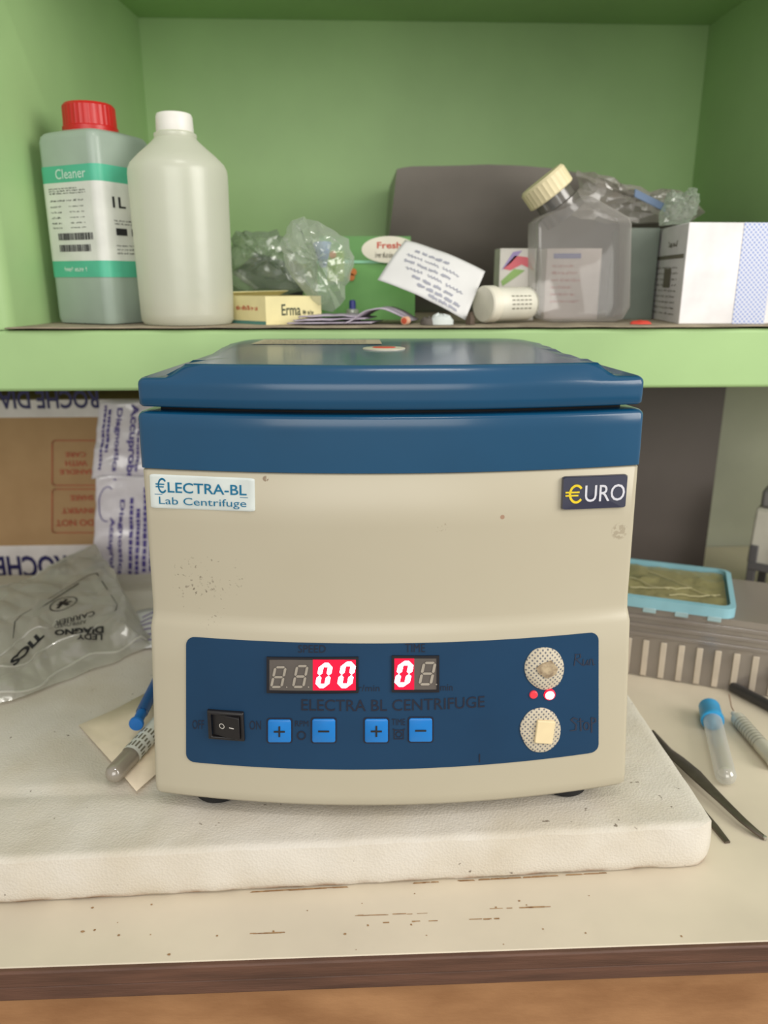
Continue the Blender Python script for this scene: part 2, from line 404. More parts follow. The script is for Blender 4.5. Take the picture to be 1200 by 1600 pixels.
def plan(w, y0, inset=0, r=.004, b=BULGE, yb=YB, taper=.77, rb=.022):
    """outline of the machine seen from above, front bulged, corners rounded"""
    w -= inset; y0 += inset; hb = (w+inset)*taper-inset; yb -= inset
    fr = lambda x: y0 - b*(1-(x/w)**2)
    P = []
    def corner(A, C, B, n):                 # quadratic arc A -> B around C
        for i in range(n+1):
            t = i/n; P.append(((1-t)**2*A[0]+2*t*(1-t)*C[0]+t*t*B[0], (1-t)**2*A[1]+2*t*(1-t)*C[1]+t*t*B[1]))
    sd = Vector((hb-w, yb-y0)).normalized()
    n = 28
    for i in range(1, n):
        x = -(w-r)+2*(w-r)*i/n; P.append((x, fr(x)))
    corner((w-r, fr(w-r)), (w, y0), (w+sd.x*r, y0+sd.y*r), 6)
    for i in range(1, 6):
        t = i/6; a = Vector((w, y0)).lerp(Vector((hb, yb)), .03+.84*t); P.append(tuple(a))
    corner((hb-sd.x*rb, yb-sd.y*rb), (hb, yb), (hb-rb, yb), 6)
    for i in range(1, 4): P.append((hb-rb-(2*(hb-rb))*i/4, yb))
    corner((-(hb-rb), yb), (-hb, yb), (-(hb-sd.x*rb), yb-sd.y*rb), 6)
    for i in range(5, 0, -1):
        t = i/6; a = Vector((-w, y0)).lerp(Vector((-hb, yb)), .03+.84*t); P.append(tuple(a))
    corner((-(w+sd.x*r), y0+sd.y*r), (-w, y0), (-(w-r), fr(w-r)), 6)
    return P
def pring(z, inset=0, dz=0):
    w, y = prof(z); return [(p[0], p[1], z+dz) for p in plan(w, y, inset)]

cf = thing('centrifuge', 'cream and dark blue bench centrifuge with lit red digits, standing on white foam', 'centrifuge', M=DEV)
CREAM = cream_mat()
rs = [pring(.010, .012), pring(.010, .005), pring(.0105, .002), pring(.013, .0003), pring(.019)]
rs += [pring(z) for z in (.05, .08, .105, .130, .1340, .1375, .141, .145, .17, .20, .232)] + [pring(.233, .001)]
G().rings(rs).build('body', CREAM, cf, smooth=50)
rs = [pring(.2332, .001), pring(.2336, -.0006)] + [pring(z, -.0007) for z in (.245, .258, .2645)] + [pring(.266, -.0002), pring(.2672, .001), pring(.2676, .004), pring(.2676, .03)]
G().rings(rs).build('upper_housing', BLUE, cf, smooth=50)
G().rings([pring(.266, .010), pring(.2706, .010)]).build('gasket', mat('black_rubber', (22, 22, 24), rough=.8), cf)

# lid: low shoulders, raised middle, all edges rounded
def sst(t): t = max(0, min(1, t)); return t*t*(3-2*t)
ZS = .2872
def lid_top(x, y, d):
    f = (y)/YB
    z = ZS + .0055*f
    raised = (1-sst((abs(x)-(.1215-.004*f))/.0055))*(.0082-.0055*f)
    return z + raised*sst(d/.0075+.05) - .0038*(1-sqrt(max(0, 1-(1-min(d/.0038, 1))**2)))
W0, YL = .1509, .0
def lring(inset, z): return [(p[0], p[1], z) for p in plan(W0, YL, inset)]
rs = [lring(.03, .2702), lring(.003, .2702), lring(.001, .2706), lring(0, .2720), lring(0, .277), lring(0, .281)]
for d in (0, .0003, .0009, .0018, .0028, .0038, .005, .0065, .008, .010, .013, .017):
    rs.append([(p[0], p[1], lid_top(p[0], p[1], d)) for p in plan(W0, YL, d, r=max(.002, .004-d*.2))])
base = plan(W0, YL, .017, r=.002)
for k in range(1, 13):
    s = 1-k/12.5; rs.append([(p[0]*(.25+.75*s) if False else p[0]*s, (p[1]-.09)*s+.09, lid_top(p[0]*s, (p[1]-.09)*s+.09, 1)) for p in base])
lid = G().rings(rs).build('lid', BLUE, cf, smooth=50)
def lid_px(px, py):
    p = DEVI @ gz(px, py, FZ+.2965)
    return p.x, p.y
def on_lid(x, y, o=.0004): return Vector((x, y, lid_top(x, y, 1)+o))
g = G()                                     # paper sticker on the back of the lid
c = [lid_px(*p) for p in ((392, 536), (597, 536), (593, 529), (412, 529))]
fnl = lambda a, b: on_lid((c[0][0]*(1-a)+c[1][0]*a)*(1-b)+(c[3][0]*(1-a)+c[2][0]*a)*b, (c[0][1]*(1-a)+c[1][1]*a)*(1-b)+(c[3][1]*(1-a)+c[2][1]*a)*b)
g.grid(lambda a, b: fnl(a, b), 14, 6)
st = g.build('sticker', mat('beige_sticker', (190, 178, 152), rough=.5), lid); st['label'] = 'beige paper sticker'
g = G()
for k in range(5): fine_print(g, .05, .14+.15*k, .9, .2+.15*k, lambda a, b: fnl(a, b)+Vector((0, 0, .0002)), 9)
g.build('print', mat('grey_ink', (120, 110, 96), rough=.7), st, smooth=0)
x, y = lid_px(600, 543)
oval = lambda rx, ry, o: [on_lid(x+rx*cos(t), y+ry*sin(t), o) for t in [2*pi*i/40 for i in range(40)]]
bd = G().rings([oval(.0150, .0125, 0), oval(.0150, .0125, .0008), oval(.0138, .0113, .0012)]).build('badge', mat('cream_badge', (205, 200, 180), rough=.3), lid)
G().rings([oval(.0085, .0075, .0011), oval(.008, .007, .0016)]).build('emblem', mat('red_badge', (200, 62, 46), rough=.3), bd)

# feet
RUB = mat('black_rubber', (22, 22, 24), rough=.8)
for fx, fy in ((-.1205, .0076), (.1215, .0076), (-.1, .17), (.1, .17)):
    G().lathe([(.0165, .0002), (.0178, .003), (.017, .008), (.016, .0105)], 32, Matrix.Translation((fx, fy, 0))).build('foot', RUB, cf)

# control panel
PANEL = mat('blue_panel_film', (24, 60, 92), rough=.34, spec=.35, var=.05, scale=14)
pcorn = ((291, 1189), (935, 1174), (935, 987), (291, 994))
fp0 = dsurf(0, 0, 0, 0, .0, pcorn); fp1 = dsurf(0, 0, 0, 0, .0006, pcorn)
g = G(); NU = 48
W_, H_ = .255, .083
def pan_pts(fn, ins):
    P = rrect(ins, W_-ins, ins, H_-ins, .0055, 6); return [fn(a/W_, b/H_) for a, b in P]
# filled as a fan of strips so it follows the curve of the body
def pan_grid(fn):
    cols = []
    for i in range(NU+1):
        a = (1-cos(pi*i/NU))/2; xx = a*W_; e = min(xx, W_-xx); r = .0055
        h = r-sqrt(max(0, r*r-(r-e)**2)) if e < r else 0
        cols.append([fn(a, (h+(H_-2*h)*j/14)/H_) for j in range(15)])
    return cols
A = pan_grid(fp1); B = pan_grid(fp0)
v = [p for c_ in A for p in c_]; f = [(i*15+j, (i+1)*15+j, (i+1)*15+j+1, i*15+j+1) for i in range(NU) for j in range(14)]
g.add(v, f)
edge = lambda Q: [c_[0] for c_ in Q] + Q[-1][1:-1] + [c_[-1] for c_ in reversed(Q)] + list(reversed(Q[0][1:-1]))
g.rings([edge(B), edge(A)], False, False)
panel = g.build('control_panel', PANEL, cf, smooth=40)
PO = .0009
for s_, c_ in (('SPEED', (466, 1019, 509, 1007)), ('TIME', (633, 1018, 664, 1005)), ('r/min', (560, 1079, 593, 1069)), ('min', (688, 1078, 707, 1068)), ('OFF', (301, 1138, 319, 1124)),
               ('ON', (390, 1139, 408, 1125)), ('RPM', (461, 1134, 482, 1125)), ('TIME', (612, 1132, 633, 1122))):
    g = G(); put_text(g, s_, dsurf(*c_, PO)); g.build('lettering', PANELINK, panel, smooth=0)
g = G(); put_text(g, 'ELECTRA BL CENTRIFUGE', dsurf(0, 0, 0, 0, PO, ((471, 1109), (757, 1104), (757, 1086), (471, 1091))), bold=.006); g.build('lettering', PANELINK, panel, smooth=0)
g = G()
fr_ = dsurf(463, 1156, 479, 1140, PO)
ribbon(g, [(.5+.38*cos(t), .5+.38*sin(t)) for t in [2*pi*i/14 for i in range(14)]], .14, fr_, True)
g.build('dial_symbol', PANELINK, panel, smooth=0); g = G()
fr_ = dsurf(614, 1155, 632, 1138, PO)
ribbon(g, [(.1, .1), (.9, .1), (.9, .9), (.1, .9)], .1, fr_, True); ribbon(g, [(.5+.25*cos(t), .5+.25*sin(t)) for t in [2*pi*i/10 for i in range(10)]], .1, fr_, True)
ribbon(g, [(0, 1), (.2, .9)], .1, fr_); ribbon(g, [(.8, .9), (1, 1)], .1, fr_)
g.build('clock_symbol', PANELINK, panel, smooth=0)
g = G()                                     # notes in marker pen
fr_ = dsurf(896, 1039, 929, 1021, PO)
ribbon(g, [(.02, .0), (.1, 1)], .05, fr_); ribbon(g, [(.05, .95), (.3, 1), (.32, .7), (.1, .55), (.4, .05), (.48, .0)], .05, fr_)
ribbon(g, [(.45, .55), (.44, .1), (.55, .05), (.66, .5), (.66, .05)], .05, fr_); ribbon(g, [(.74, .05), (.78, .55), (.88, .55), (.92, .05), (1, .1)], .05, fr_)
g.build('handwriting', mat('brown_marker', (36, 42, 62), rough=.6), panel, smooth=0); g = G()
fr_ = dsurf(891, 1143, 931, 1119, PO)
ribbon(g, [(.26, .85), (.12, .95), (.02, .8), (.22, .5), (.2, .15), (.0, .1)], .06, fr_); ribbon(g, [(.38, .9), (.4, .1)], .06, fr_); ribbon(g, [(.28, .7), (.5, .72)], .06, fr_)
ribbon(g, [(.62+.1*cos(t), .4+.25*sin(t)) for t in [2*pi*i/10 for i in range(10)]], .06, fr_, True)
ribbon(g, [(.82, .0), (.82, .95), (.96, .9), (.98, .7), (.83, .55)], .06, fr_)
nt = g.build('handwriting', mat('brown_marker', (36, 42, 62), rough=.6), panel, smooth=0); nt['label'] = 'faint handwritten pen notes'

# seven-segment displays
SEG = {'0': 'abcdef', '8': 'abcdefg'}
def seg_polys(t=.17):
    w, h = 1.0, 2.0; k = .012 if t > .3 else .04
    def hbar(y): return [(t*.5+k, y), (t+k, y+t*.5), (w-t-k, y+t*.5), (w-t*.5-k, y), (w-t-k, y-t*.5), (t+k, y-t*.5)]
    def vbar(x, y0, y1): return [(x, y0+k), (x+t*.5, y0+t*.5+k), (x+t*.5, y1-t*.5-k), (x, y1-k), (x-t*.5, y1-t*.5-k), (x-t*.5, y0+t*.5+k)]
    m, hi, lo = 1.0, h-t*.5, t*.5
    return {'a': hbar(hi), 'g': hbar(m), 'd': hbar(lo), 'f': vbar(t*.5, m, hi), 'b': vbar(w-t*.5, m, hi), 'e': vbar(t*.5, lo, m), 'c': vbar(w-t*.5, lo, m)}
def digit(parent, px, lit, ch, off):
    g = G(); fn = dsurf(*px, off)
    for s_ in SEG[ch]:
        put_poly(g, [((x_+.18*(y_-1))*.86+.07, y_/2) for x_, y_ in seg_polys(.34 if lit else .2)[s_]], fn)
    put_poly(g, [(1.06+.05*cos(t), .04+.03*sin(t)) for t in [i*pi/4 for i in range(8)]], fn) if not lit else None
    o = g.build('digit', glow('lit_digit', (255, 225, 232), 5) if lit else mat('unlit_segment', (166, 158, 146), rough=.5), parent, smooth=0)
    if lit: o['label'] = 'lit digit zero'
def display(x0, x1, yt, yb, lit0, lit1, digits):
    d = G()
    fo, fi = dsurf(x0-4, yb+4, x1+4, yt-4, 0), dsurf(x0-4, yb+4, x1+4, yt-4, .0016)
    d.rings([[fo(*p) for p in ((0, 0), (.25, 0), (.5, 0), (.75, 0), (1, 0), (1, 1), (.75, 1), (.5, 1), (.25, 1), (0, 1))], [fi(*p) for p in ((0, 0), (.25, 0), (.5, 0), (.75, 0), (1, 0), (1, 1), (.75, 1), (.5, 1), (.25, 1), (0, 1))]], True, False)
    # rim only: an open frame round the window
    fw = dsurf(x0, yb, x1, yt, .0016)
    O = [fi(0, 0), fi(1, 0), fi(1, 1), fi(0, 1)]; I = [fw(0, 0), fw(1, 0), fw(1, 1), fw(0, 1)]
    d.rings([O, I], False, False)
    o = d.build('display', mat('black_bezel', (26, 26, 34), rough=.35), cf, smooth=0)
    G().grid(dsurf(x0, yb, x1, yt, .0012), 8, 2).build('screen', mat('smoky_display_window', (98, 92, 88), rough=.25), o, smooth=0)
    if lit0: G().grid(dsurf(lit0, yb, lit1, yt, .00135), 4, 2).build('glowing_screen', mat('red_glow', (70, 0, 14), rough=.4, emit=(255, 0, 62), estr=1.0), o, smooth=0)
    for px, lit, ch in digits: digit(o, px, lit, ch, .0016)
display(421, 556, 1029, 1077, 489, 556, [((424, 1073, 447, 1039), 0, '8'), ((458, 1073, 481, 1037), 0, '8'), ((494, 1073, 519, 1034), 1, '0'), ((528, 1073, 555, 1032), 1, '0')])
display(616, 682, 1027, 1076, 616, 647, [((617, 1071, 645, 1031), 1, '0'), ((655, 1069, 680, 1032), 0, '8')])
# push keys
KEYB = mat('bright_blue_key', (22, 122, 204), rough=.35)
for x0, x1, yt, yb, sy in ((419, 455, 1123, 1158, '+'), (488, 524, 1122, 1158, '-'), (570, 606, 1122, 1158, '+'), (639, 675, 1121, 1157, '-')):
    g = G(); a = dsurf(x0-2.5, yb+2.5, x1+2.5, yt-2.5, .0008)
    g.add([a(p[0], p[1]) for p in rrect(0, 1, 0, 1, .12)], [tuple(range(24))])
    k = g.build('key_border', PANELINK, panel, smooth=0); k.name = 'key_border'
    P = rrect(0, 1, 0, 1, .1); P2 = rrect(.03, .97, .03, .97, .09); f0, f1 = dsurf(x0, yb, x1, yt, .0006), dsurf(x0, yb, x1, yt, .0018)
    b_ = G().rings([[f0(*p) for p in P], [dsurf(x0, yb, x1, yt, .0014)(*p) for p in P], [f1(*p) for p in P2]]).build('key', KEYB, cf, smooth=50)
    g = G(); f2 = dsurf(x0, yb, x1, yt, .0021)
    put_rect(g, .26, .46, .74, .54, f2)
    if sy == '+': put_rect(g, .46, .26, .54, .46, f2); put_rect(g, .46, .54, .54, .74, f2)
    g.build('symbol', INK, b_, smooth=0)
# rocker switch
x, z = dev_px(354, 1131); yf = front(x, z)
tx = (front(x+.01, z)-front(x-.01, z))/.02; tz = (front(x, z+.01)-front(x, z-.01))/.02
SM = Matrix.Translation((x, yf, z)) @ Matrix(((1, 0, 0, 0), (tx, 1, tz, 0), (0, 0, 1, 0), (0, 0, 0, 1)))
xl, zl = dev_px(326, 1131); xr, _ = dev_px(382, 1131); _, zt = dev_px(354, 1109); _, zb = dev_px(354, 1153)
hw, hh = (xr-xl)/2, (zt-zb)/2
BLK = mat('black_switch_plastic', (30, 28, 30), rough=.38)
g = G(); rect = lambda w, h, y: [(-w, y, -h), (w, y, -h), (w, y, h), (-w, y, h)]
g.rings([rect(hw, hh, .002), rect(hw, hh, -.0026), rect(hw*.94, hh*.93, -.0034), rect(hw*.80, hh*.78, -.0034), rect(hw*.80, hh*.78, .001)], M=SM)
sw = g.build('rocker_switch', BLK, cf, bevel=.0004, smooth=30)
g = G(); a_, b_ = hw*.78, hh*.76
g.add([(-a_, 0, -b_), (-a_, -.0012, -b_), (-.0002, -.0036, -b_), (a_, -.0058, -b_), (a_, 0, -b_), (-a_, 0, b_), (-a_, -.0012, b_), (-.0002, -.0036, b_), (a_, -.0058, b_), (a_, 0, b_)],
      [(0, 1, 2, 3, 4), (9, 8, 7, 6, 5), (1, 6, 7, 2), (2, 7, 8, 3), (3, 8, 9, 4), (0, 5, 6, 1)], SM)
rk = g.build('rocker', BLK, sw, bevel=.0004)
g = G(); yk = lambda u: -.0012-.0046*(u/a_+1)/2-.00025
fr_ = lambda u, w: SM @ Vector((u, yk(u), w))
ribbon(g, [(-.0026+.0016*cos(t), .0016*sin(t)) for t in [2*pi*i/16 for i in range(16)]], .0005, fr_, True); put_rect(g, .0024, -.0003, .0056, .0003, fr_)
g.build('symbol', mat('white_print', (220, 216, 210), rough=.6), rk, smooth=0)
# perforated tape discs over the run and stop keys
def tape_mat():
    m, N, L, b = nodes('perforated_tape'); b.inputs['Roughness'].default_value = .85
    tc = N.new('ShaderNodeTexCoord'); mp = N.new('ShaderNodeMapping'); L.new(tc.outputs['Object'], mp.inputs[0])
    mp.inputs['Rotation'].default_value = (0, radians(42), 0); mp.inputs['Scale'].default_value = (430, 0, 430)
    vo = N.new('ShaderNodeTexVoronoi'); vo.inputs['Randomness'].default_value = .12; vo.inputs['Scale'].default_value = 1; L.new(mp.outputs[0], vo.inputs['Vector'])
    r = N.new('ShaderNodeMapRange'); r.inputs[1].default_value = .22; r.inputs[2].default_value = .34; L.new(vo.outputs['Distance'], r.inputs[0])
    n = N.new('ShaderNodeTexNoise'); n.inputs['Scale'].default_value = 130; L.new(tc.outputs['Object'], n.inputs['Vector'])
    c = N.new('ShaderNodeMix'); c.data_type = 'RGBA'; c.inputs[6].default_value = lin((206, 198, 180)); c.inputs[7].default_value = lin((184, 172, 150)); L.new(n.outputs[0], c.inputs[0])
    x_ = N.new('ShaderNodeMix'); x_.data_type = 'RGBA'; x_.inputs[6].default_value = lin((112, 112, 116)); L.new(c.outputs[2], x_.inputs[7]); L.new(r.outputs[0], x_.inputs[0])
    L.new(x_.outputs[2], b.inputs['Base Color']); return m
TAPE = tape_mat()
def disc(px, py, rx, ry, seed, dome):
    f = dsurf(px-rx, py+ry, px+rx, py-ry, 0); R = []
    n = 48; rad = [1+.05*nz(cos(2*pi*i/n)*1.6, sin(2*pi*i/n)*1.6, seed) for i in range(n)]
    for s, o in ((1, .0006), (1, .0012), (.97, .0015), (.8, .0016+dome*.4), (.55, .0016+dome*.9), (.3, .0016+dome), (.1, .0016+dome*.9)):
        R.append([f(.5+.5*s*rad[i]*cos(2*pi*i/n), .5+.5*s*rad[i]*sin(2*pi*i/n))+Vector((0, -o, 0)) for i in range(n)])
    return G().rings(R).build('tape_disc', TAPE, cf, smooth=60)
td = disc(850, 1043, 31, 33, 1.3, .0022)
f = dsurf(834, 1058, 870, 1026, 0); P = [(.15, .35), (.5, .1), (.9, .3), (.98, .6), (.7, .95), (.3, .8), (.05, .6)]
G().rings([[f(*p)+Vector((0, -.0036, 0)) for p in P], [f(*p)+Vector((0, -.0046, 0)) for p in P], [f(.5+(p[0]-.5)*.7, .5+(p[1]-.5)*.7)+Vector((0, -.0050, 0)) for p in P]]).build('smear', mat('stained_gauze', (186, 168, 138), rough=.9, rgb2=(128, 110, 90), scale=260), td)
td['label'] = 'perforated tape disc with a rubbed stained middle'
td = disc(844, 1139, 32, 34, 6.1, .0006)
f = dsurf(0, 0, 0, 0, 0, ((833, 1156), (861, 1158), (866, 1123), (838, 1121)))
P = rrect(0, 1, 0, 1, .06, 2)
G().rings([[f(*p)+Vector((0, -.0016, 0)) for p in P], [f(*p)+Vector((0, -.0036, 0)) for p in P], [f(.5+(p[0]-.5)*.92, .5+(p[1]-.5)*.92)+Vector((0, -.0042, 0)) for p in P]]).build('foam_pad', mat('cream_foam_pad', (226, 208, 168), rough=.9), td)
td['label'] = 'perforated tape disc with a cream foam pad'
# indicator lamps
for px, r, lit in ((833, 6.5, 0), (858, 9, 1)):
    x, z = dev_px(px, 1084); k = 1/ppm(DEV @ Vector((x, front(x, z), z))); M = Matrix.Translation((x, front(x, z), z)) @ Matrix.Rotation(radians(90), 4, 'X')
    h = G().lathe([(r*k*1.02, .0004), (r*k*1.0, .0016), (r*k*.82, .0021)], 24, M).build('indicator_lamp', glow('red_lamp_rim', (255, 16, 44), 1.6) if lit else mat('unlit_red_lamp', (214, 62, 74), rough=.35, emit=(255, 40, 60), estr=.25), cf)
    if lit: G().lathe([(r*k*.80, .0020), (r*k*.72, .0026), (r*k*.5, .0032), (r*k*.2, .0035)], 24, M).build('lens', glow('lamp_core', (255, 226, 230), 4), h)
    h['label'] = 'glowing red indicator lamp' if lit else 'dull red indicator lamp'
# name plates
def plate(cor, m, th, r, label):
    P = rrect(0, 1, 0, 1, r, 5); lo, hi = dsurf(0, 0, 0, 0, .0, cor), dsurf(0, 0, 0, 0, th, cor)
    md = dsurf(0, 0, 0, 0, th*.6, cor); sh = lambda p, s: (.5+(p[0]-.5)*s, .5+(p[1]-.5)*s*.97)
    R = [[lo(*p) for p in P], [md(*p) for p in P], [hi(*sh(p, .975)) for p in P]]
    R += [[hi(*sh(p, s)) for p in P] for s in (.9, .7, .4, .1)]
    o = G().rings(R).build('name_plate', m, cf, smooth=45); o['label'] = label; return o
c1 = ((236.5, 793), (399, 799), (398, 747), (234, 740))
p1 = plate(c1, mat('white_name_plate', (214, 222, 220), rough=.28), .0012, .05, 'white name plate with blue lettering')
f = dsurf(0, 0, 0, 0, .0014, c1)
def euro(g, fn, w=.1):
    A = [(.62+.36*cos(t), .5+.46*sin(t)) for t in [radians(45+270*i/22) for i in range(23)]]
    ribbon(g, A, w, fn); put_rect(g, .0, .55, .8, .64, fn); put_rect(g, .0, .37, .74, .46, fn)
TEAL = mat('teal_print', (0, 110, 150), rough=.4)
g = G(); euro(g, sub(f, .058, .47, .165, .90), .13); put_text(g, 'LECTRA-BL', sub(f, .175, .49, .925, .80), bold=.012); put_rect(g, .045, .415, .935, .435, f)
put_text(g, 'Lab Centrifuge', sub(f, .085, .07, .92, .36)); g.build('lettering', TEAL, p1, smooth=0)
c2 = ((876, 796), (976, 792), (980, 740), (878, 744))
p2 = plate(c2, mat('navy_domed_plate', (52, 54, 74), rough=.06, coat=1), .0026, .06, 'navy domed name plate with yellow and white lettering')
f = dsurf(0, 0, 0, 0, .0029, c2)
g = G(); euro(g, sub(f, .045, .22, .31, .76), .13); g.build('euro_sign', mat('yellow_print', (232, 204, 40), rough=.4), p2, smooth=0)
g = G(); put_text(g, 'URO', sub(f, .34, .24, .96, .74), bold=.004); g.build('lettering', mat('pale_print', (206, 206, 216), rough=.4), p2, smooth=0)
# panel screw marks
g = G(); put_rect(g, 0, 0, 1, 1, dsurf(748, 1190, 750, 1177, PO)); g.build('scratch', PANELINK, panel, smooth=0)

# ================================================================== ON THE SHELF
L0 = SZ+.0015
# paper lining under everything on the shelf
def lin_y(x): return LIP-.002+.0035*nz(x*9, 2)+.002*nz(x*30, 7)
g = G()
g.grid(lambda a, b: Vector((-.292+.73*a, lin_y(-.292+.73*a)*(1-b)+1.0*b, SZ+.0006+.0012*(1-b)**8*max(0, nz(a*14, 3))*(1 if b < .3 else 0))), 120, 24)
tag(g.build('shelf_liner', mat('brown_lining_paper', (168, 156, 134), rough=.85, rgb2=(122, 112, 96), scale=40), solid=.0009, off=1), 'thin brownish lining paper spread over the green shelf', 'lining paper')

def sqring(h, r, z, n=6): return [(a, b, z) for a, b in rrect(-h, h, -h, h, r, n)]
# --- square reagent bottle with a red cap
RA = radians(-29.4)
rc = gy(174, 505, .712); rc.z = L0
Mx = Matrix.Translation(rc) @ Matrix.Rotation(RA, 4, 'Z')
S = .035
ctr = Mx @ Vector((-S, S, 0))
rb = thing('reagent_bottle', 'square grey-green bottle with a red screw cap and teal banded label', 'bottle', ctr, RA)
def bz(py): return gy(175, py, .715).z-L0
HB = bz(197)
HDPE = film('grey_green_bottle', (176, 196, 182), clear=.10, rough=.3, gloss=.07, bump=.15, trans=.35)
R = [sqring(S-.006, .006, 0), sqring(S-.001, .009, .001), sqring(S, .009, .006), sqring(S, .009, HB-.008), sqring(S-.001, .009, HB-.004), sqring(S-.003, .009, HB-.0015), sqring(S-.006, .008, HB-.0003), sqring(.026, .022, HB+.001)]
G().rings(R).build('body', mat('grey_green_bottle_plastic', (160, 176, 164), rough=.32, var=.05, scale=20), rb, smooth=45)
RED = mat('red_cap', (196, 34, 34), rough=.35)
cx, cr = -.003, .0222
g = G(); prof_ = [(cr+.0015, HB+.0005), (cr+.0015, HB+.0055), (cr, HB+.0065), (cr-.0004, HB+.0222), (cr-.002, HB+.0245), (cr*.4, HB+.0249)]
seg = 72
g.rings([[((r+(.0005 if i % 2 and 2 <= k <= 3 else 0))*cos(2*pi*i/seg)+cx, (r+(.0005 if i % 2 and 2 <= k <= 3 else 0))*sin(2*pi*i/seg), z) for i in range(seg)] for k, (r, z) in enumerate(prof_)])
g.build('cap', RED, rb, smooth=30)
z0, z1, z2, z3 = bz(433), bz(407), bz(282), bz(255)
def wrap(name, za, zb_, m, parent): return G().rings([sqring(S+.0002, .009, za), sqring(S+.0005, .0092, za), sqring(S+.0005, .0092, zb_), sqring(S+.0002, .009, zb_)], False, False).build(name, m, parent)
lab = wrap('label', z1, z2, mat('white_label', (220, 222, 216), rough=.45), rb)
TL = mat('teal_band', (84, 184, 152), rough=.45)
wrap('teal_band', z2, z3, TL, rb); wrap('teal_band', z0, z1, TL, rb)
# front left face: local y = -S ; x runs -S..S
face = lambda x0, za, x1, zb_: (lambda a, b: Vector((x0+(x1-x0)*a, -S-.0008, za+(zb_-za)*b)))
fl = face(-S+.006, z1, S-.008, z2)
g = G()
for b in (.93, .90, .87): fine_print(g, .1, b-.012, .72 if b > .9 else .9, b+.006, fl, 7)
fine_print(g, .1, .765, .85, .785, fl, 5)
for b in (.70, .63, .56, .49, .43): fine_print(g, .1, b-.01, .35, b+.012, fl, 2); fine_print(g, .5, b-.008, .85, b+.008, fl, 2)
for b0, b1, a1 in ((.27, .36, .95), (.12, .21, .88)):
    t = .2
    while t < a1:
        w = random.uniform(.008, .03); put_rect(g, t, b0, min(t+w, a1), b1, fl); t += w+random.uniform(.006, .018)
g.build('print', INK, lab, smooth=0)
faceR = lambda y0, za, y1, zb_: (lambda a, b: Vector((S+.0008, y0+(y1-y0)*a, za+(zb_-za)*b)))
fr2 = faceR(-S+.006, z1, S-.008, z2)
g = G(); put_text(g, '1L', sub(fr2, .15, .68, .42, .82), bold=.02)
for b in (.52, .48, .2, .15, .1): fine_print(g, .15, b-.012, .8, b+.008, fr2, 5)
put_rect(g, .17, .33, .4, .42, fr2); put_rect(g, .5, .33, .7, .42, fr2)
g.build('print', INK, lab, smooth=0)
g = G(); put_text(g, 'Cleaner', lambda a, b: face(-S+.022, (z2+z3)/2-.004, S-.012, (z2+z3)/2+.004)(a, b))
g.build('white_print', mat('pale_teal_print', (214, 236, 226), rough=.5), lab, smooth=0)
g = G(); fine_print(g, 0, 0, 1, 1, face(-S+.02, (z0+z1)/2-.002, S-.02, (z0+z1)/2+.002), 3)
g.build('white_print', mat('pale_teal_print', (214, 236, 226), rough=.5), lab, smooth=0)

# --- round white bottle
WY = .732
wc = gy(295, 508, WY); wc.z = L0
wb = thing('plastic_bottle', 'round milky white plastic bottle with a plain white cap', 'bottle', wc)
k = 1/ppm(wc+Vector((0, 0, .09)))
hz = lambda py: gy(285, py, WY).z-L0
MILK = film('milky_plastic', (240, 242, 228), clear=.05, rough=.3, gloss=.06, bump=.1, trans=.5)
prof_ = [(.030, 0), (68*k, .0006), (72.5*k, .004), (73*k, .010), (74*k, .06), (75*k, hz(290)), (75*k, hz(274)), (74*k, hz(266)), (70*k, hz(257)), (58*k, hz(244)), (44*k, hz(231)), (35*k, hz(222)), (31*k, hz(217)), (32*k, hz(213)), (31.5*k, hz(210)), (28*k, hz(208)), (27*k, hz(203))]
G().lathe(prof_, 64).build('body', MILK, wb, smooth=40)
seg = 64; g = G(); cp = [(27.6*k, hz(208)), (28*k, hz(206)), (27.2*k, hz(184)), (25.5*k, hz(179)), (20*k, hz(177)), (5*k, hz(177))]
g.lathe(cp, 64).build('cap', mat('white_cap', (240, 238, 232), rough=.38), wb, smooth=40)
G().lathe([(66*k, .003), (66*k, hz(468)), (4*k, hz(468)+.0002)], 48).build('liquid', film('cloudy_liquid', (224, 218, 190), clear=.3, gloss=.05, bump=0), wb)

# --- yellow carton
yc = gy(416, 505, .712); yc.z = L0
YEL = mat('pale_yellow_card', (232, 222, 168), rough=.6)
Mx = Matrix.Translation(yc) @ Matrix.Rotation(radians(20), 4, 'Z')
ca = thing('small_carton', 'low pale yellow cardboard carton with red and black lettering', 'carton', M=Mx)
hy = gy(416, 463, .712).z-L0
g = G(); g.box(-.0008, .062, 0, .0008, 0, hy).box(-.0008, 0, 0, .06, 0, hy).box(.0612, .062, 0, .06, 0, hy).box(0, .062, .0592, .06, 0, hy).box(0, .062, 0, .06, 0, .0008)
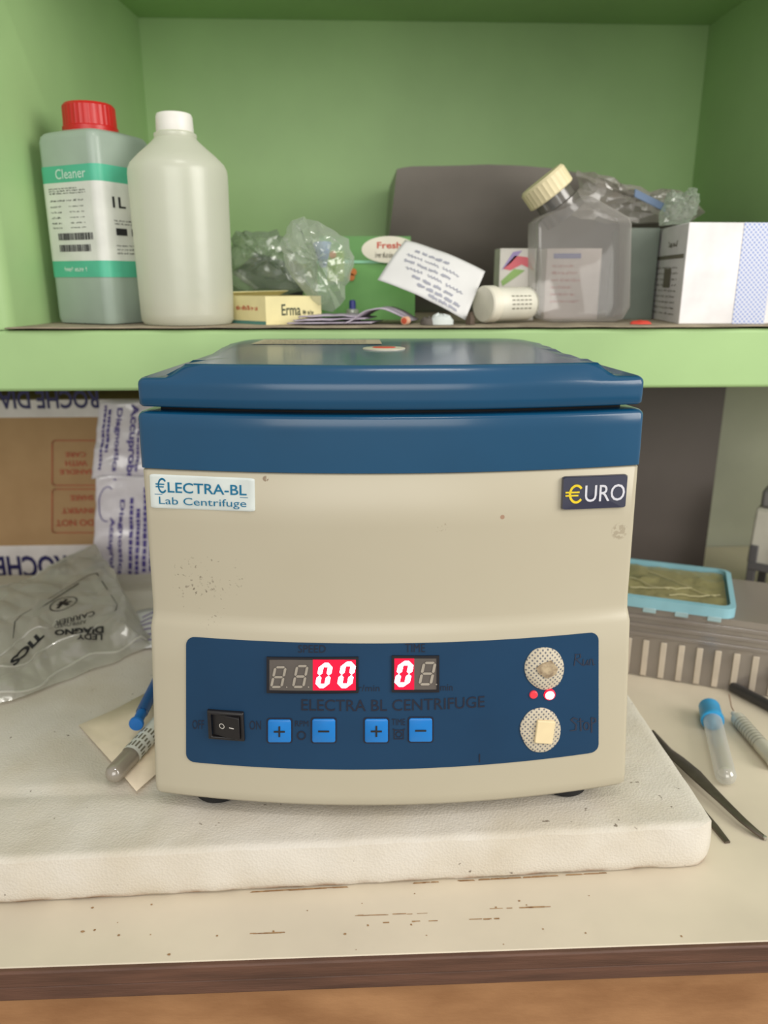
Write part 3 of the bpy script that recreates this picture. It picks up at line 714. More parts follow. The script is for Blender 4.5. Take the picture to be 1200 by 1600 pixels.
# the corner faces the viewer: the second side runs back to the left
g = G(); A_ = radians(118); e = Vector((cos(A_), sin(A_), 0)); w1, w2, th = .052, .055, .0008
cs = [Vector((0, 0, 0)), Vector((w1, 0, 0)), Vector((w1, 0, 0))+e*w2, e*w2]
g.rings([[c_ + Vector((0, 0, z_)) for c_ in cs] for z_ in (0, hy)], True, False)
g.build('box', YEL, ca, solid=.0008, smooth=0)
g = G(); fl_ = [cs[3], cs[2], cs[2]-e*.012+Vector((0, 0, .004)), cs[3]-e*.012+Vector((0, 0, .003))]
g.add([p+Vector((0, 0, hy)) for p in fl_], [(0, 1, 2, 3)]); g.build('flap', YEL, ca, solid=.0006, smooth=0)
ff = quad(cs[0], cs[1], cs[1]+Vector((0, 0, hy)), cs[0]+Vector((0, 0, hy)), .0004); fs = quad(cs[3], cs[0], cs[0]+Vector((0, 0, hy)), cs[3]+Vector((0, 0, hy)), .0004)
g = G(); put_text(g, 'Erma', sub(ff, .28, .32, .62, .72), bold=.01); fine_print(g, .66, .35, .9, .5, ff, 2); g.build('lettering', mat('dark_green_print', (54, 66, 48), rough=.6), ca, smooth=0)
g = G(); fine_print(g, .28, .5, .82, .66, fs, 3); g.build('red_print', mat('red_print', (196, 74, 52), rough=.6), ca, smooth=0)
g = G(); put_rect(g, 0, 0, 1, .12, fs); g.build('teal_stripe', mat('teal_stripe_print', (84, 136, 128), rough=.6), ca, smooth=0)

# --- clear crumpled bags
CLEAR = film('clear_film', (214, 226, 210), clear=.80, rough=.10, gloss=.10, bump=.5, bscale=80)
def pouch(name, label, cat, outline, Y, thick, m, seed, rough_amp=.006, parent=None, floor=None):
    """a crumpled pouch: front and back skins inside an outline read at distance Y"""
    P = [gy(px, py, Y) for px, py in outline]
    c = sum(P, Vector())/len(P); n = 34; ring = []
    L_ = len(P); rnd = random.Random(int(seed*10))
    for i in range(n):
        t = i/n*L_; a = int(t); q = t-a
        p0, p1, p2, p3 = (P[(a+k_-1) % L_] for k_ in range(4))
        p = .5*((2*p1)+(p2-p0)*q+(2*p0-5*p1+4*p2-p3)*q*q+(3*p1-p0-3*p2+p3)*q**3)
        ring.append(p+Vector((rnd.uniform(-1, 1), rnd.uniform(-1, 1), rnd.uniform(-1, 1)))*.0022)
    g = G(); R = []
    for side in (-1, 1):
        ks = range(7, -1, -1) if side < 0 else range(1, 8)
        for k_ in ks:
            s = 1-k_/7.4; rr = []
            for i, p in enumerate(ring):
                q = c+(p-c)*s; bulge = sqrt(max(0, 1-s**2.2))*thick
                if 0 < k_ < 7: q += Vector((rnd.uniform(-1, 1), 0, rnd.uniform(-1, 1)))*.0035*s
                d = rough_amp*(nz(q.x*38, q.z*38, seed)+1.1*abs(nz(q.x*70, q.z*70, seed+4*side))-.3+rnd.uniform(-.35, .35))
                q = Vector((q.x, q.y+side*bulge+d, q.z))
                if floor: q.z = max(q.z, floor+.0006)
                rr.append(q)
            R.append(rr)
    g.rings(R)
    o = g.build(name, m, parent, smooth=22, world=parent is not None)
    return tag(o, label, cat) if label else o
pouch('plastic_bag', 'crumpled clear plastic bag standing on folded leaflets', 'plastic bag', [(500, 486), (470, 455), (446, 415), (440, 385), (452, 348), (476, 338), (505, 350), (540, 372), (556, 412), (540, 448), (528, 484)], .735, .018, CLEAR, 3.3)
pouch('plastic_bag', 'flattened greenish clear bag lying behind the milky white bottle', 'plastic bag', [(362, 455), (358, 400), (366, 366), (400, 360), (440, 365), (462, 400), (480, 440), (470, 456)], .80, .018, film('greenish_film', (170, 186, 164), clear=.68, gloss=.09, rough=.12, bump=.5), 8.1)
# foil rim behind the yellow carton; dark sheet and base stand in for shadow
fo = thing('foil_scrap', 'bright foil rim with dark pieces added for shade behind the yellow carton', 'tray', gy(420, 456, .84))
pts = [gy(366, 425, .835), gy(402, 452, .83), gy(474, 456, .84), gy(470, 415, .86), (gy(400, 395, .87))]
g = G(); g.rings([[p for p in pts], [p+Vector((0, .03, 0)) for p in pts]]); g.build('sheet', mat('dark_foil_shade', (88, 90, 90), rough=.35, metal=.3), fo, world=True)
G().tube([pts[0], (pts[0]+pts[1])/2+Vector((0, -.002, 0)), pts[1]], .0022).build('rim', WHITEPL, fo, world=True)
G().rings([[Vector((p.x, p.y, L0)) for p in (gy(366, 470, .83), gy(474, 470, .83), gy(474, 470, .87), gy(366, 470, .87))], [Vector((p.x, p.y, gy(400, 456, .84).z)) for p in (gy(366, 470, .83), gy(474, 470, .83), gy(474, 470, .87), gy(366, 470, .87))]]).build('base', mat('black_shade_base', (48, 50, 46), rough=.6), fo, world=True)

# --- green carton with an oval label
GRN = mat('green_carton_card', (116, 176, 96), rough=.5, rgb2=(100, 160, 84), scale=24)
gl, gr_, GY = gy(498, 500, .80), gy(648, 500, .80), .80
gzt = gy(560, 408, GY).z
gc = thing('green_carton', 'green cardboard carton with an oval label behind the clear bag', 'carton', ((gl.x+gr_.x)/2, GY, L0))
hw_ = (gr_.x-gl.x)/2; hg = gzt-L0
G().rings([[(-hw_, 0, z_), (hw_, 0, z_), (hw_, .06, z_), (-hw_, .06, z_)] for z_ in (0, hg)], True, False).build('box', GRN, gc, solid=.001, smooth=0)
t0 = gy(560, 366, .83).z-L0
G().add([(-hw_, .058, hg), (hw_, .058, hg), (hw_, .066, t0), (-hw_, .066, t0)], [(0, 1, 2, 3)]).build('flap', mat('darker_green_card', (98, 152, 84), rough=.5), gc, solid=.001, smooth=0)
G().box(-hw_, hw_, -.0012, .0012, hg-.002, hg+.0006).build('edge_trim', mat('pale_teal_edge', (150, 214, 178), rough=.5), gc)
oc = gy(608, 390, .795)-Vector(((gl.x+gr_.x)/2, GY, L0))
ov = lambda rx, rz, y: [(oc.x+rx*cos(t), y, oc.z+rz*sin(t)) for t in [2*pi*i/36 for i in range(36)]]
ol = G().rings([ov(.027, .0125, -.0055), ov(.027, .0125, -.0040)][::-1]).build('oval_label', mat('cream_label', (226, 222, 204), rough=.5), gc)
f = lambda a, b: Vector((oc.x-.017+.034*a, -.0058, oc.z-.010+.020*b))
g = G(); put_text(g, 'Fresh', sub(f, .15, .55, .85, .85), bold=.02); g.build('red_print', mat('red_print', (196, 74, 52), rough=.6), ol, smooth=0)
g = G(); fine_print(g, .1, .12, .9, .38, f, 5); g.build('print', mat('grey_print', (120, 116, 100), rough=.6), ol, smooth=0)
P_ = lambda px, py: gy(px, py, .7985)-Vector(((gl.x+gr_.x)/2, GY, L0))
g = G(); g.add([P_(512, 440), P_(538, 440), P_(538, 392), P_(512, 392)], [(0, 1, 2, 3)]); g.build('lime_patch', mat('lime_print', (142, 186, 58), rough=.5), gc, smooth=0)
for px, py in ((520, 398), (552, 425), (549, 433)):
    c_ = P_(px, py); G().add([(c_.x+.0035*cos(t), c_.y-.0006, c_.z+.0035*sin(t)) for t in [2*pi*i/10 for i in range(10)]], [tuple(range(10))]).build('orange_spot', mat('orange_print', (206, 120, 50), rough=.5), gc, smooth=0)
# blue pointed tip inside the clear bag, blue and white dropper beside
a = gy(503, 380, .765); b_ = gy(505, 412, .762)
g = G().lathe([(.0088, 0), (.0086, .002), (.0030, .021), (.002, .022)], 20, axis_matrix(a, b_)); tag(g.build('cone_tip', mat('pale_blue_plastic', (128, 158, 206), rough=.4)), 'pale blue cone seen through the clear crumpled bag', 'cone')
dv = gy(551, 487, .745)
vial = thing('vial', 'tiny vial with a dark blue stopper beside folded leaflets', 'vial', (dv.x, .768, L0))
G().lathe([(.006, 0), (.0062, .001), (.0062, .011), (.003, .012)], 20).build('body', film('frosted_vial', (220, 226, 214), clear=.25), vial)
G().lathe([(.0032, .0115), (.0032, .018), (.0026, .020), (.001, .0203)], 16).build('stopper', mat('dark_blue_plastic', (56, 62, 140), rough=.4), vial)

# --- folded leaflets
LEAF = mat('mauve_grey_leaflet', (182, 174, 188), rough=.7, rgb2=(140, 130, 146), scale=60)
def leaflet(label, cor, y0, y1, z0, lift, seed):
    a, b = gy(cor[0], 495, y0), gy(cor[1], 495, y0)
    def fn(u, v_):
        return Vector((a.x*(1-u)+b.x*u + .012*v_, y0+(y1-y0)*v_+.008*u, z0+lift(u)+.0012*nz(u*5, v_*4, seed)*(1 if lift(u) > .001 else 0)+.0004))
    return tag(G().grid(fn, 30, 8).build('folded_leaflet', LEAF, solid=.0011, off=1), label, 'leaflet', 'folded leaflets on the shelf')
leaflet('undermost folded leaflet below the crumpled clear bag, flat on the shelf', (448, 580), .700, .74, L0, lambda u: .0010, 1)
leaflet('mauve folded leaflet lying flat upon the undermost leaflet', (458, 570), .702, .74, L0+.0022, lambda u: .0012+.001*u, 2)
leaflet('topmost pale leaflet folded under the crumpled clear bag', (466, 560), .704, .74, L0+.0046, lambda u: .0014+.0012*sin(u*3), 3)
leaflet('leaflet arched up like a roof right of the other leaflets', (538, 640), .703, .745, L0+.0002, lambda u: .0006+.0125*sin(pi*min(1, u*.95))**1.3, 4)

# --- handwritten note
def note():
    A = [gy(590, 437, .735), gy(727, 500, .712), gy(758, 424, .745), gy(633, 375, .765)]   # left, bottom, right, top
    q = quad(A[0], A[1], A[2], A[3])
    n = (A[1]-A[0]).cross(A[3]-A[0]).normalized()
    fn = lambda u, v_: q(u, v_)+n*(.004*sin(pi*u)+.0025*sin(pi*v_)+.0008*nz(u*4, v_*4, 5))
    root = thing('handwritten_note', 'white paper slip covered in handwriting, leaning beside the fallen jar', 'note', A[1])
    G().grid(fn, 24, 16).build('sheet', PAPER, root, solid=.0004, world=True)
    g = G(); f2 = lambda a, b: fn(a, b)+n*.0006
    for i, (b, a0, a1) in enumerate(((.80, .18, .62), (.66, .12, .78), (.53, .14, .72), (.40, .2, .9), (.28, .3, .8), (.17, .4, .92), (.08, .55, .9))):
        scribble(g, a0, b, a1, b-.02, f2, .012, random.choice((3, 4, 5)), .07)
    g.build('writing', mat('blue_grey_pen', (158, 160, 174), rough=.6), root, smooth=0, world=True)
note()

# --- toppled jar
jr = 29/ppm((.1, .72, 1.1))
j0 = gy(755, 473, .722); j0.z = L0+jr+.0004; j1 = j0+Vector((.052, .030, .0))
jar = thing('jar', 'small white screw-top jar lying on its side', 'jar', M=axis_matrix(j0, j1))
G().lathe([(jr*.55, .0005), (jr*.9, 0), (jr*.97, .0012), (jr*.98, .0105), (jr*.94, .011)], 48).build('lid', mat('ivory_lid', (226, 222, 206), rough=.45), jar)
G().lathe([(jr*.86, .011), (jr*.88, .0125), (jr*.9, .015), (jr*.9, .052), (jr*.8, .056), (jr*.3, .0565)], 48).build('body', mat('white_jar', (222, 220, 206), rough=.4), jar)
g = G()
for k_ in range(4):
    for i in range(5):
        a_ = radians(150+14*k_); b0 = .022+.005*i; r_ = jr*.9+.0003; put_rect(g, a_, b0, a_+.07, b0+.0035, lambda u, v_: Vector((r_*cos(u), r_*sin(u), v_)))
g.build('print', mat('grey_print', (120, 116, 100), rough=.6), jar, smooth=0)

# --- cartons behind
def carton(name, label, x0, x1, ytop, Y, dep, m, cat='carton'):
    a, b = gy(x0, 480, Y), gy(x1, 480, Y); t = gy((x0+x1)/2, ytop, Y).z
    r = thing(name, label, cat, ((a.x+b.x)/2, Y, L0)); w = (b.x-a.x)/2; h = t-L0
    G().box(-w, w, 0, dep, 0, h).build('box', m, r, bevel=.0006)
    return r, (lambda u, v_: Vector((-w+2*w*u, -.0004, h*v_)))
r, f = carton('printed_carton', 'small white carton with a colourful swirl print behind the fallen jar', 778, 834, 388, .785, .03, mat('white_card', (222, 218, 210), rough=.55))
for nm, c_, pts in (('violet_swirl', (168, 150, 200), [(.05, .7), (.35, .95), (.6, .97), (.3, .8)]), ('red_swirl', (222, 110, 120), [(.1, .72), (.4, .9), (.75, .88), (.95, .7), (.6, .78), (.3, .7)]), ('green_swirl', (150, 186, 110), [(.05, .55), (.4, .72), (.7, .7), (.5, .62), (.1, .48)])):
    G().add([f(*p) for p in pts], [tuple(range(len(pts)))]).build(nm, mat(nm, c_, rough=.55), r, smooth=0)
r, f = carton('medicine_carton', 'pinkish white carton with red and blue print seen through the flask', 850, 934, 388, .80, .035, mat('pinkish_card', (226, 212, 206), rough=.55))
g = G(); put_rect(g, .12, .86, .62, .93, f); g.build('blue_print', mat('violet_blue_print', (110, 116, 178), rough=.55), r, smooth=0)
g = G()
for k_ in range(6): fine_print(g, .1, .74-.1*k_, .5+.08*(k_ % 3), .78-.1*k_, f, 4)
g.build('red_print', mat('rose_print', (206, 116, 112), rough=.55), r, smooth=0)
r, f = carton('grey_container', 'dark grey-green container between the square flask and white carton', 972, 1020, 356, .80, .05, mat('grey_green_plastic', (112, 122, 112), rough=.4), 'container')

# --- grey plastic hood at the back
HG = mat('grey_plastic_sheet', (132, 126, 120), rough=.35, spec=.4, var=.08, scale=8)
top_px = [(607, 378), (612, 330), (621, 262), (640, 258), (700, 257), (760, 255), (820, 257), (880, 262), (930, 274), (985, 292), (1040, 316), (1080, 336), (1092, 350)]
F1 = [gy(px, py, .875) for px, py in top_px]
F1 = [Vector((F1[0].x-.004, .875, L0))] + F1 + [Vector((F1[-1].x+.004, .875, L0))]
g = G(); R = []
nV = 16; nU = 40
px_at = lambda u: top_px[1][0]+(top_px[-2][0]-top_px[1][0])*u
def top_z(x):
    Q = sorted((p.x, p.z) for p in F1[2:-2])
    for (xa, za), (xb, zb_) in zip(Q, Q[1:]):
        if x <= xb: return za+(zb_-za)*max(0, (x-xa)/(xb-xa))
    return Q[-1][1]
hx0, hx1 = F1[3].x, F1[-3].x
def cover(u, v_, back=0):
    w_ = 1-v_; x = hx0-.014*w_+(hx1-hx0+.014*w_)*u
    z = L0+(top_z(hx0+(hx1-hx0)*u)-L0)*v_
    y = 1.045 if back else .885+.135*w_**1.3+.006*nz(u*4, v_*3, 2)  # lower part curved back so the shape itself darkens downward
    return Vector((x, y, z))
g.grid(lambda u, v_: cover(u, v_), nU, nV)
per = lambda bk: [cover(i/nU, 0, bk) for i in range(nU+1)]+[cover(1, j/nV, bk) for j in range(1, nV+1)]+[cover(i/nU, 1, bk) for i in range(nU-1, -1, -1)]+[cover(0, j/nV, bk) for j in range(nV-1, 0, -1)]
g.rings([per(0), per(1)], False, True)
hood = tag(g.build('grey_cover', HG, smooth=50), 'large grey plastic cover bulging forward at the back of the green shelf', 'cover')
# --- bundle of clear film and streaks over the right of it
WRAP = film('grey_film', (206, 200, 192), clear=.5, rough=.12, gloss=.12, bump=.6, bscale=70)
wr = pouch('plastic_wrap', 'crumpled pale plastic wrap draped at the right end of the grey cover', 'plastic wrap', [(890, 330), (905, 290), (900, 268), (950, 280), (1010, 296), (1060, 300), (1088, 312), (1092, 340), (1040, 350), (960, 350)], .835, .012, WRAP, 5.5, .009)
pouch('plastic_bag', 'small clear crumpled bag perched behind the large white carton', 'plastic bag', [(1030, 352), (1038, 312), (1050, 300), (1068, 306), (1082, 296), (1090, 318), (1080, 345)], .79, .012, CLEAR, 12.2, .006)
a, b_ = gy(992, 302, .80), gy(1040, 326, .80)
tag(G().rings([[a+Vector((0, 0, .004)), a-Vector((0, 0, .003)), b_-Vector((0, 0, .003)), b_+Vector((0, 0, .004))][::-1], [a+Vector((0, .002, .004)), a+Vector((0, .002, -.003)), b_+Vector((0, .002, -.003)), b_+Vector((0, .002, .004))][::-1]]).build('blue_strip', mat('dull_blue_card', (104, 126, 158), rough=.5)), 'short dull blue strip caught in the pale plastic wrap', 'strip')

# --- square culture flask with a canted cap
FY = .735
ox = [(838, 350), (838, 486), (850, 503), (864, 507), (962, 507), (975, 503), (986, 484), (989, 352), (985, 342), (928, 310), (918, 308), (908, 312), (848, 340)]
FL = film('clear_flask', (196, 192, 188), clear=.79, rough=.08, gloss=.07, bump=0, trans=.3)
fk = thing('culture_flask', 'clear flat-sided square flask with a canted neck and cream cap', 'flask', (gy(912, 505, FY).x, FY+.02, L0))
Po = [gy(px, py, FY) for px, py in ox]
zmin = min(p.z for p in Po)
Po = [Vector((p.x, 0, p.z-zmin+L0+.0004)) for p in Po]
cc = sum(Po, Vector())/len(Po)
def frng(y, s): return [Vector((cc.x+(p.x-cc.x)*s, y, cc.z+(p.z-cc.z)*s)) for p in Po]
G().rings([frng(FY, .90), frng(FY, .95), frng(FY+.002, .985), frng(FY+.006, 1), frng(FY+.034, 1), frng(FY+.038, .985), frng(FY+.04, .94)]).build('body', FL, fk, smooth=45, world=True)
n0, n1 = gy(880, 332, FY+.02), gy(852, 290, FY+.02)
Mn = axis_matrix(n0, n1); kk = 1/ppm(n0)
G().lathe([(33*kk, -.004), (33*kk, .004), (34*kk, .005), (34*kk, .008), (30*kk, .009), (30*kk, .019)], 36, Mn).build('neck', film('smoky_neck', (132, 128, 122), clear=.2, gloss=.1, bump=0), fk, world=True)
g = G(); seg = 60; cp = [(36*kk, .0185), (37*kk, .0195), (37*kk, .034), (35*kk, .0362), (10*kk, .0365)]
g.rings([[((r_+(.0006 if i % 2 and 1 <= q <= 2 else 0))*cos(2*pi*i/seg), (r_+(.0006 if i % 2 and 1 <= q <= 2 else 0))*sin(2*pi*i/seg), z_) for i in range(seg)] for q, (r_, z_) in enumerate(cp)], M=Mn)
g.build('cap', mat('cream_cap', (230, 218, 178), rough=.45), fk, smooth=30, world=True)

# --- white carton at the right with a dotted blue pattern
c0 = gy(1060, 505, .71); c0.z = L0
wc_ = thing('reagent_carton', 'large white carton with a blue dotted strip, at the right end', 'carton', c0)
hc = gy(1077, 347, .71).z-L0; bk = gy(1022, 352, .82); ang = atan2(.82-.71, (bk.x-.0)-c0.x)
e = Vector((bk.x-c0.x+.004, .82-.71, 0)); w_ = .105
cs = [Vector((0, 0, 0)), Vector((w_, .004, 0)), Vector((w_, .004, 0))+e, e]
G().rings([[p+Vector((0, 0, z_)) for p in cs] for z_ in (0, hc)]).build('box', mat('white_gloss_card', (236, 234, 236), rough=.4), wc_, bevel=.0008)
ff = quad(cs[0], cs[1], cs[1]+Vector((0, 0, hc)), cs[0]+Vector((0, 0, hc)), .0004)
def dots_mat():
    m, N, L, b = nodes('blue_dotted_print'); b.inputs['Roughness'].default_value = .4
    tc = N.new('ShaderNodeTexCoord'); mp = N.new('ShaderNodeMapping'); L.new(tc.outputs['Object'], mp.inputs[0]); mp.inputs['Scale'].default_value = (330, 0, 330); mp.inputs['Rotation'].default_value = (0, radians(45), 0)
    vo = N.new('ShaderNodeTexVoronoi'); vo.inputs['Randomness'].default_value = 0; vo.inputs['Scale'].default_value = 1; L.new(mp.outputs[0], vo.inputs['Vector'])
    r = N.new('ShaderNodeMapRange'); r.inputs[1].default_value = .3; r.inputs[2].default_value = .38; L.new(vo.outputs['Distance'], r.inputs[0])
    mx = N.new('ShaderNodeMix'); mx.data_type = 'RGBA'; mx.inputs[6].default_value = lin((142, 160, 214)); mx.inputs[7].default_value = lin((214, 218, 234)); L.new(r.outputs[0], mx.inputs[0]); L.new(mx.outputs[2], b.inputs['Base Color']); return m
g = G(); xs = (gy(1145, 505, .71).x-c0.x)/w_; put_rect(g, xs, 0, xs+.29, 1, ff); g.build('dotted_strip', dots_mat(), wc_, smooth=0)
fs = quad(cs[3], cs[0], cs[0]+Vector((0, 0, hc)), cs[3]+Vector((0, 0, hc)), .0004)
g = G(); put_rect(g, .05, .66, .95, .70, fs)
fine_print(g, .45, .78, .8, .84, fs, 2)
for k_ in range(9): fine_print(g, .1+.05*(k_ % 2), .08+.06*k_, .85, .10+.06*k_, fs, 4)
put_rect(g, .4, .36, .62, .56, fs); g.build('print', mat('grey_print', (120, 116, 100), rough=.6), wc_, smooth=0)

# --- litter along the front of the shelf
o_ = gy(632, 500, .70); M = axis_matrix((o_.x, .705, L0+.0037), (o_.x+.006, .715, L0+.0039))
lc = thing('bottle_stopper', 'tiny orange and cream stopper lying at the shelf front', 'stopper', M=M)
G().lathe([(.002, 0), (.0036, .0003), (.0036, .006), (.003, .0064)], 20).build('shell', mat('peach_plastic', (224, 178, 150), rough=.5), lc)
G().lathe([(.0006, -.0006), (.0026, -.0004), (.0028, .0006)], 16).build('centre', mat('orange_red_plastic', (202, 90, 60), rough=.5), lc)
for i, (px, w_, col, label, cat) in enumerate(((690, .011, (206, 214, 212), 'crumpled white tissue scrap below the handwritten note', 'tissue scrap'), (668, .006, (90, 84, 78), 'dark crumb of debris left of the tissue scrap', 'debris'), (1003, .010, (206, 66, 50), 'red plastic scrap right of the square flask', 'plastic scrap'), (736, .004, (84, 70, 58), 'brown chip standing by the fallen jar lid', 'chip'))):
    c_ = gy(px, 498, .705); g = G(); n = 14
    hgt = {0: .009, 1: .006, 2: .003, 3: .010}[i]
    g.rings([[(c_.x+w_*s*cos(2*pi*q/n)*(1+.5*nz(q*1.7, s*3, i)), .708+.006*s*sin(2*pi*q/n), L0+.0003+hgt*z_*(1+.6*nz(q*2.3, z_, i+5))) for q in range(n)] for s, z_ in ((1, 0), (.95, .4), (.7, .8), (.25, 1))])
    tag(g.build('scrap', mat('scrap_%s' % ('tissue', 'debris', 'red', 'brown')[i], col, rough=.7), smooth=30), label, cat)

# ================================================================== UNDER THE SHELF, LEFT
CY = .945
kraft = mat('brown_kraft_card', (180, 146, 106), rough=.75, rgb2=(170, 136, 96), scale=20)
x1 = gy(152, 800, CY).x+.085; zt = gy(0, 625, CY).z; zb = BZ
cb = thing('cardboard_box', 'upside-down brown shipping carton with white taped edges below the shelf', 'box', (-.45, CY, BZ))
BX0, BX1 = -.21, x1+.45
G().box(BX0, BX1, 0, .11, 0, zt-BZ).build('carton', kraft, cb, bevel=.001)
TAPEW = mat('printed_packing_tape', (226, 220, 220), rough=.35)
lz = lambda py: gy(60, py, CY).z-BZ
def strip(za, zb_): return G().box(BX0, BX1, -.0008, 0, za, zb_).build('packing_tape', TAPEW, cb)
s1 = strip(lz(652), zt-BZ); s2 = strip(.001, lz(852))
NAVY = mat('navy_print', (36, 32, 92), rough=.5)
def cbx(px, py): p = gy(px, py, CY); return Vector((p.x+.45, -.0011, p.z-BZ))
def flip(xr, yt_, xl, yb_):                  # letters printed upside down: first letter at the right
    a, b = cbx(xr, yt_), cbx(xl, yb_)
    return lambda u, v_: Vector((a.x+(b.x-a.x)*u, -.0011, a.z+(b.z-a.z)*v_))
g = G(); put_text(g, 'ROCHE DIAGNOSTICS', flip(153, 609, -142, 640), bold=.025); g.build('lettering', NAVY, s1, smooth=0)
g = G(); put_text(g, 'ROCHE', flip(104, 867, -4, 903), bold=.03); g.build('lettering', NAVY, s2, smooth=0)
REDP = mat('brick_red_print', (176, 84, 56), rough=.6)
g = G()
for y0, y1 in ((688, 758), (764, 832)):
    P = [cbx(*p) for p in ((82, y1), (170, y1), (170, y0), (82, y0))]
    q = lambda a, b: P[0]*(1-a)*(1-b)+P[1]*a*(1-b)+P[2]*a*b+P[3]*(1-a)*b
    ribbon(g, rrect(0, 1, 0, 1, .06, 3), .02, q, True)
for s, xr, xl, yt_, yb_ in (('HANDLE', 150, 94, 733, 741), ('WITH', 136, 103, 719, 728), ('CARE', 134, 103, 706, 714), ('DO NOT', 146, 88, 811, 822), ('INVERT', 146, 97, 793, 802), ('SHAKE', 146, 111, 773, 782)):
    put_text(g, s, flip(xr, yt_, xl, yb_), bold=.02)
g.build('red_print', REDP, cb, smooth=0)

# printed plastic sheets hanging in front of the carton
PY_ = .915
WPK = film('white_printed_film', (240, 234, 244), clear=.06, rough=.2, gloss=.10, bump=.6, bscale=45, trans=.12)
PUR = mat('purple_print', (82, 68, 146), rough=.5)
pw = thing('printed_wrapper', 'white plastic wrapper with purple print hanging beside the shipping carton', 'wrapper', (gy(200, 900, PY_).x, PY_, BZ))
def hang(px0t, px0b, px1, pyt, pyb, seed, yoff):
    a, b, c_, d = gy(px0b, pyb, PY_), gy(px1, pyb, PY_), gy(px1, pyt, PY_), gy(px0t, pyt, PY_)
    q = quad(a, b, c_, d)
    return lambda u, v_: q(u, v_)+Vector((0, yoff+.005*nz(u*3, v_*5, seed)+.003*nz(u*9, v_*9, seed+2), 0))
h1 = hang(156, 143, 330, 627, 748, 1, 0); h2 = hang(153, 147, 330, 742, 905, 4, -.006)
sh1 = G().grid(h1, 24, 24).build('upper_sheet', WPK, pw, solid=.0004, world=True); sh2 = G().grid(h2, 24, 30).build('lower_sheet', WPK, pw, solid=.0004, world=True)
def down(h, c0, b0, b1, w):                 # letters running down the sheet, tops to the right
    return lambda u, v_: h(c0+w*v_, b0+(b1-b0)*u)+Vector((0, -.0012, 0))
g = G()
put_text(g, 'Accuprobe', down(h1, .27, .97, -.02, .085), bold=.03); put_text(g, 'Diagnostics', down(h1, .155, .92, .1, .06), bold=.025)
for c0, b0, b1, w in ((.09, .9, .35, .025), (.05, .95, .15, .02), (.36, .8, .1, .02)):
    t = b0
    while t > b1:
        q_ = random.uniform(.03, .09); put_rect(g, 0, 0, 1, 1, down(h1, c0, t, t-q_*.8, w)); t -= q_
put_text(g, 'p', down(h1, .19, .02, -.12, .1), bold=.01)
g.build('purple_print', PUR, sh1, smooth=0, world=True)
g = G()
up_ = lambda h, c0, b0, b1, w: (lambda u, v_: h(c0-w*v_, b0+(b1-b0)*u)+Vector((0, -.0012, 0)))
put_text(g, 'Accuprobe', down(h2, .12, .62, .02, .055), bold=.03); put_text(g, 'Diagnostics', down(h2, .2, .78, .05, .05), bold=.025)
for c0, b0, b1, w in ((.30, .8, .05, .03), (.36, .7, .05, .03), (.42, .9, .1, .03), (.48, .8, .1, .03)):
    t = b0
    while t > b1:
        q_ = random.uniform(.03, .08); put_rect(g, 0, 0, 1, 1, down(h2, c0, t, t-q_*.8, w)); t -= q_
ribbon(g, [(.1+.07*cos(t), .74+.16*sin(t)) for t in [radians(60+220*i/14) for i in range(15)]], .008, lambda u, v_: h2(u, v_)+Vector((0, -.0012, 0)))
for k_ in range(10):
    a_, b0 = random.uniform(.02, .12), random.uniform(.02, .22); ribbon(g, [(a_, b0), (a_+random.uniform(-.04, .04), b0+random.uniform(-.05, .05))], .008, lambda u, v_: h2(u, v_)+Vector((0, -.0012, 0)))
g.build('purple_print', PUR, sh2, smooth=0, world=True)

# --- crumpled carrier bag on the foam
BAGM = film('carrier_bag_film', (226, 224, 214), clear=.62, rough=.14, gloss=.09, bump=.5, bscale=70)
bgr = thing('carrier_bag', 'crumpled clear carrier bag with black print, spread left of the centrifuge', 'plastic bag', (-.3, .72, FZ))
def bag_h(x, y):
    vd = noise.voronoi(Vector((x*26+.4*nz(x*20, y*20, 1), y*20, .5)))[0]
    h = .009+.006*nz(x*14, y*12, 3)+.006*abs(nz(x*30+y*20, y*16, 8))+.011*min(.6, vd[1]-vd[0])+.022*max(0, (y-.66)/.2)
    return h+.004*abs(sin((y*30+x*14)+2.2*nz(x*8, y*8, 2)))
def line(Q, t):
    t = max(0, min(.9999, t))*(len(Q)-1); i = int(t); return Q[i].lerp(Q[i+1], t-i)
BF = [gz(px, py, FZ+.003) for px, py in ((-80, 1118), (20, 1092), (90, 1068), (160, 1040), (238, 1008))]
BB = [gz(px, py, FZ+.003) for px, py in ((-80, 968), (-10, 945), (60, 918), (150, 886), (205, 945))]
def bag_xy(u, v_):
    p = line(BF, u).lerp(line(BB, u), v_)
    return p.x+.006*nz(u*7, v_*7, 11), p.y+.008*nz(u*6, v_*6, 14)
def bag(u, v_, up=1):
    x, y = bag_xy(u, v_); e = min(u, 1-u, v_*.8, (1-v_)*.8); k_ = min(1, e/.10)
    return Vector((x, y, FZ+.003+(bag_h(x, y) if up else .0005)*k_*(1 if up else .2)))
G().grid(bag, 130, 100).build('film', BAGM, bgr, smooth=80, world=True)
G().grid(lambda u, v_: bag(u, v_, 0), 20, 20).build('underside', BAGM, bgr, smooth=80, world=True)
BGN = 120
BGRID = [[bag(i/BGN, j/BGN) for i in range(BGN+1)] for j in range(BGN+1)]
STREAKM = film('bag_streak', (240, 238, 230), clear=.25, gloss=.2, rough=.15, bump=0)  # pale tubes added along edges and folds, standing in for streaks of light
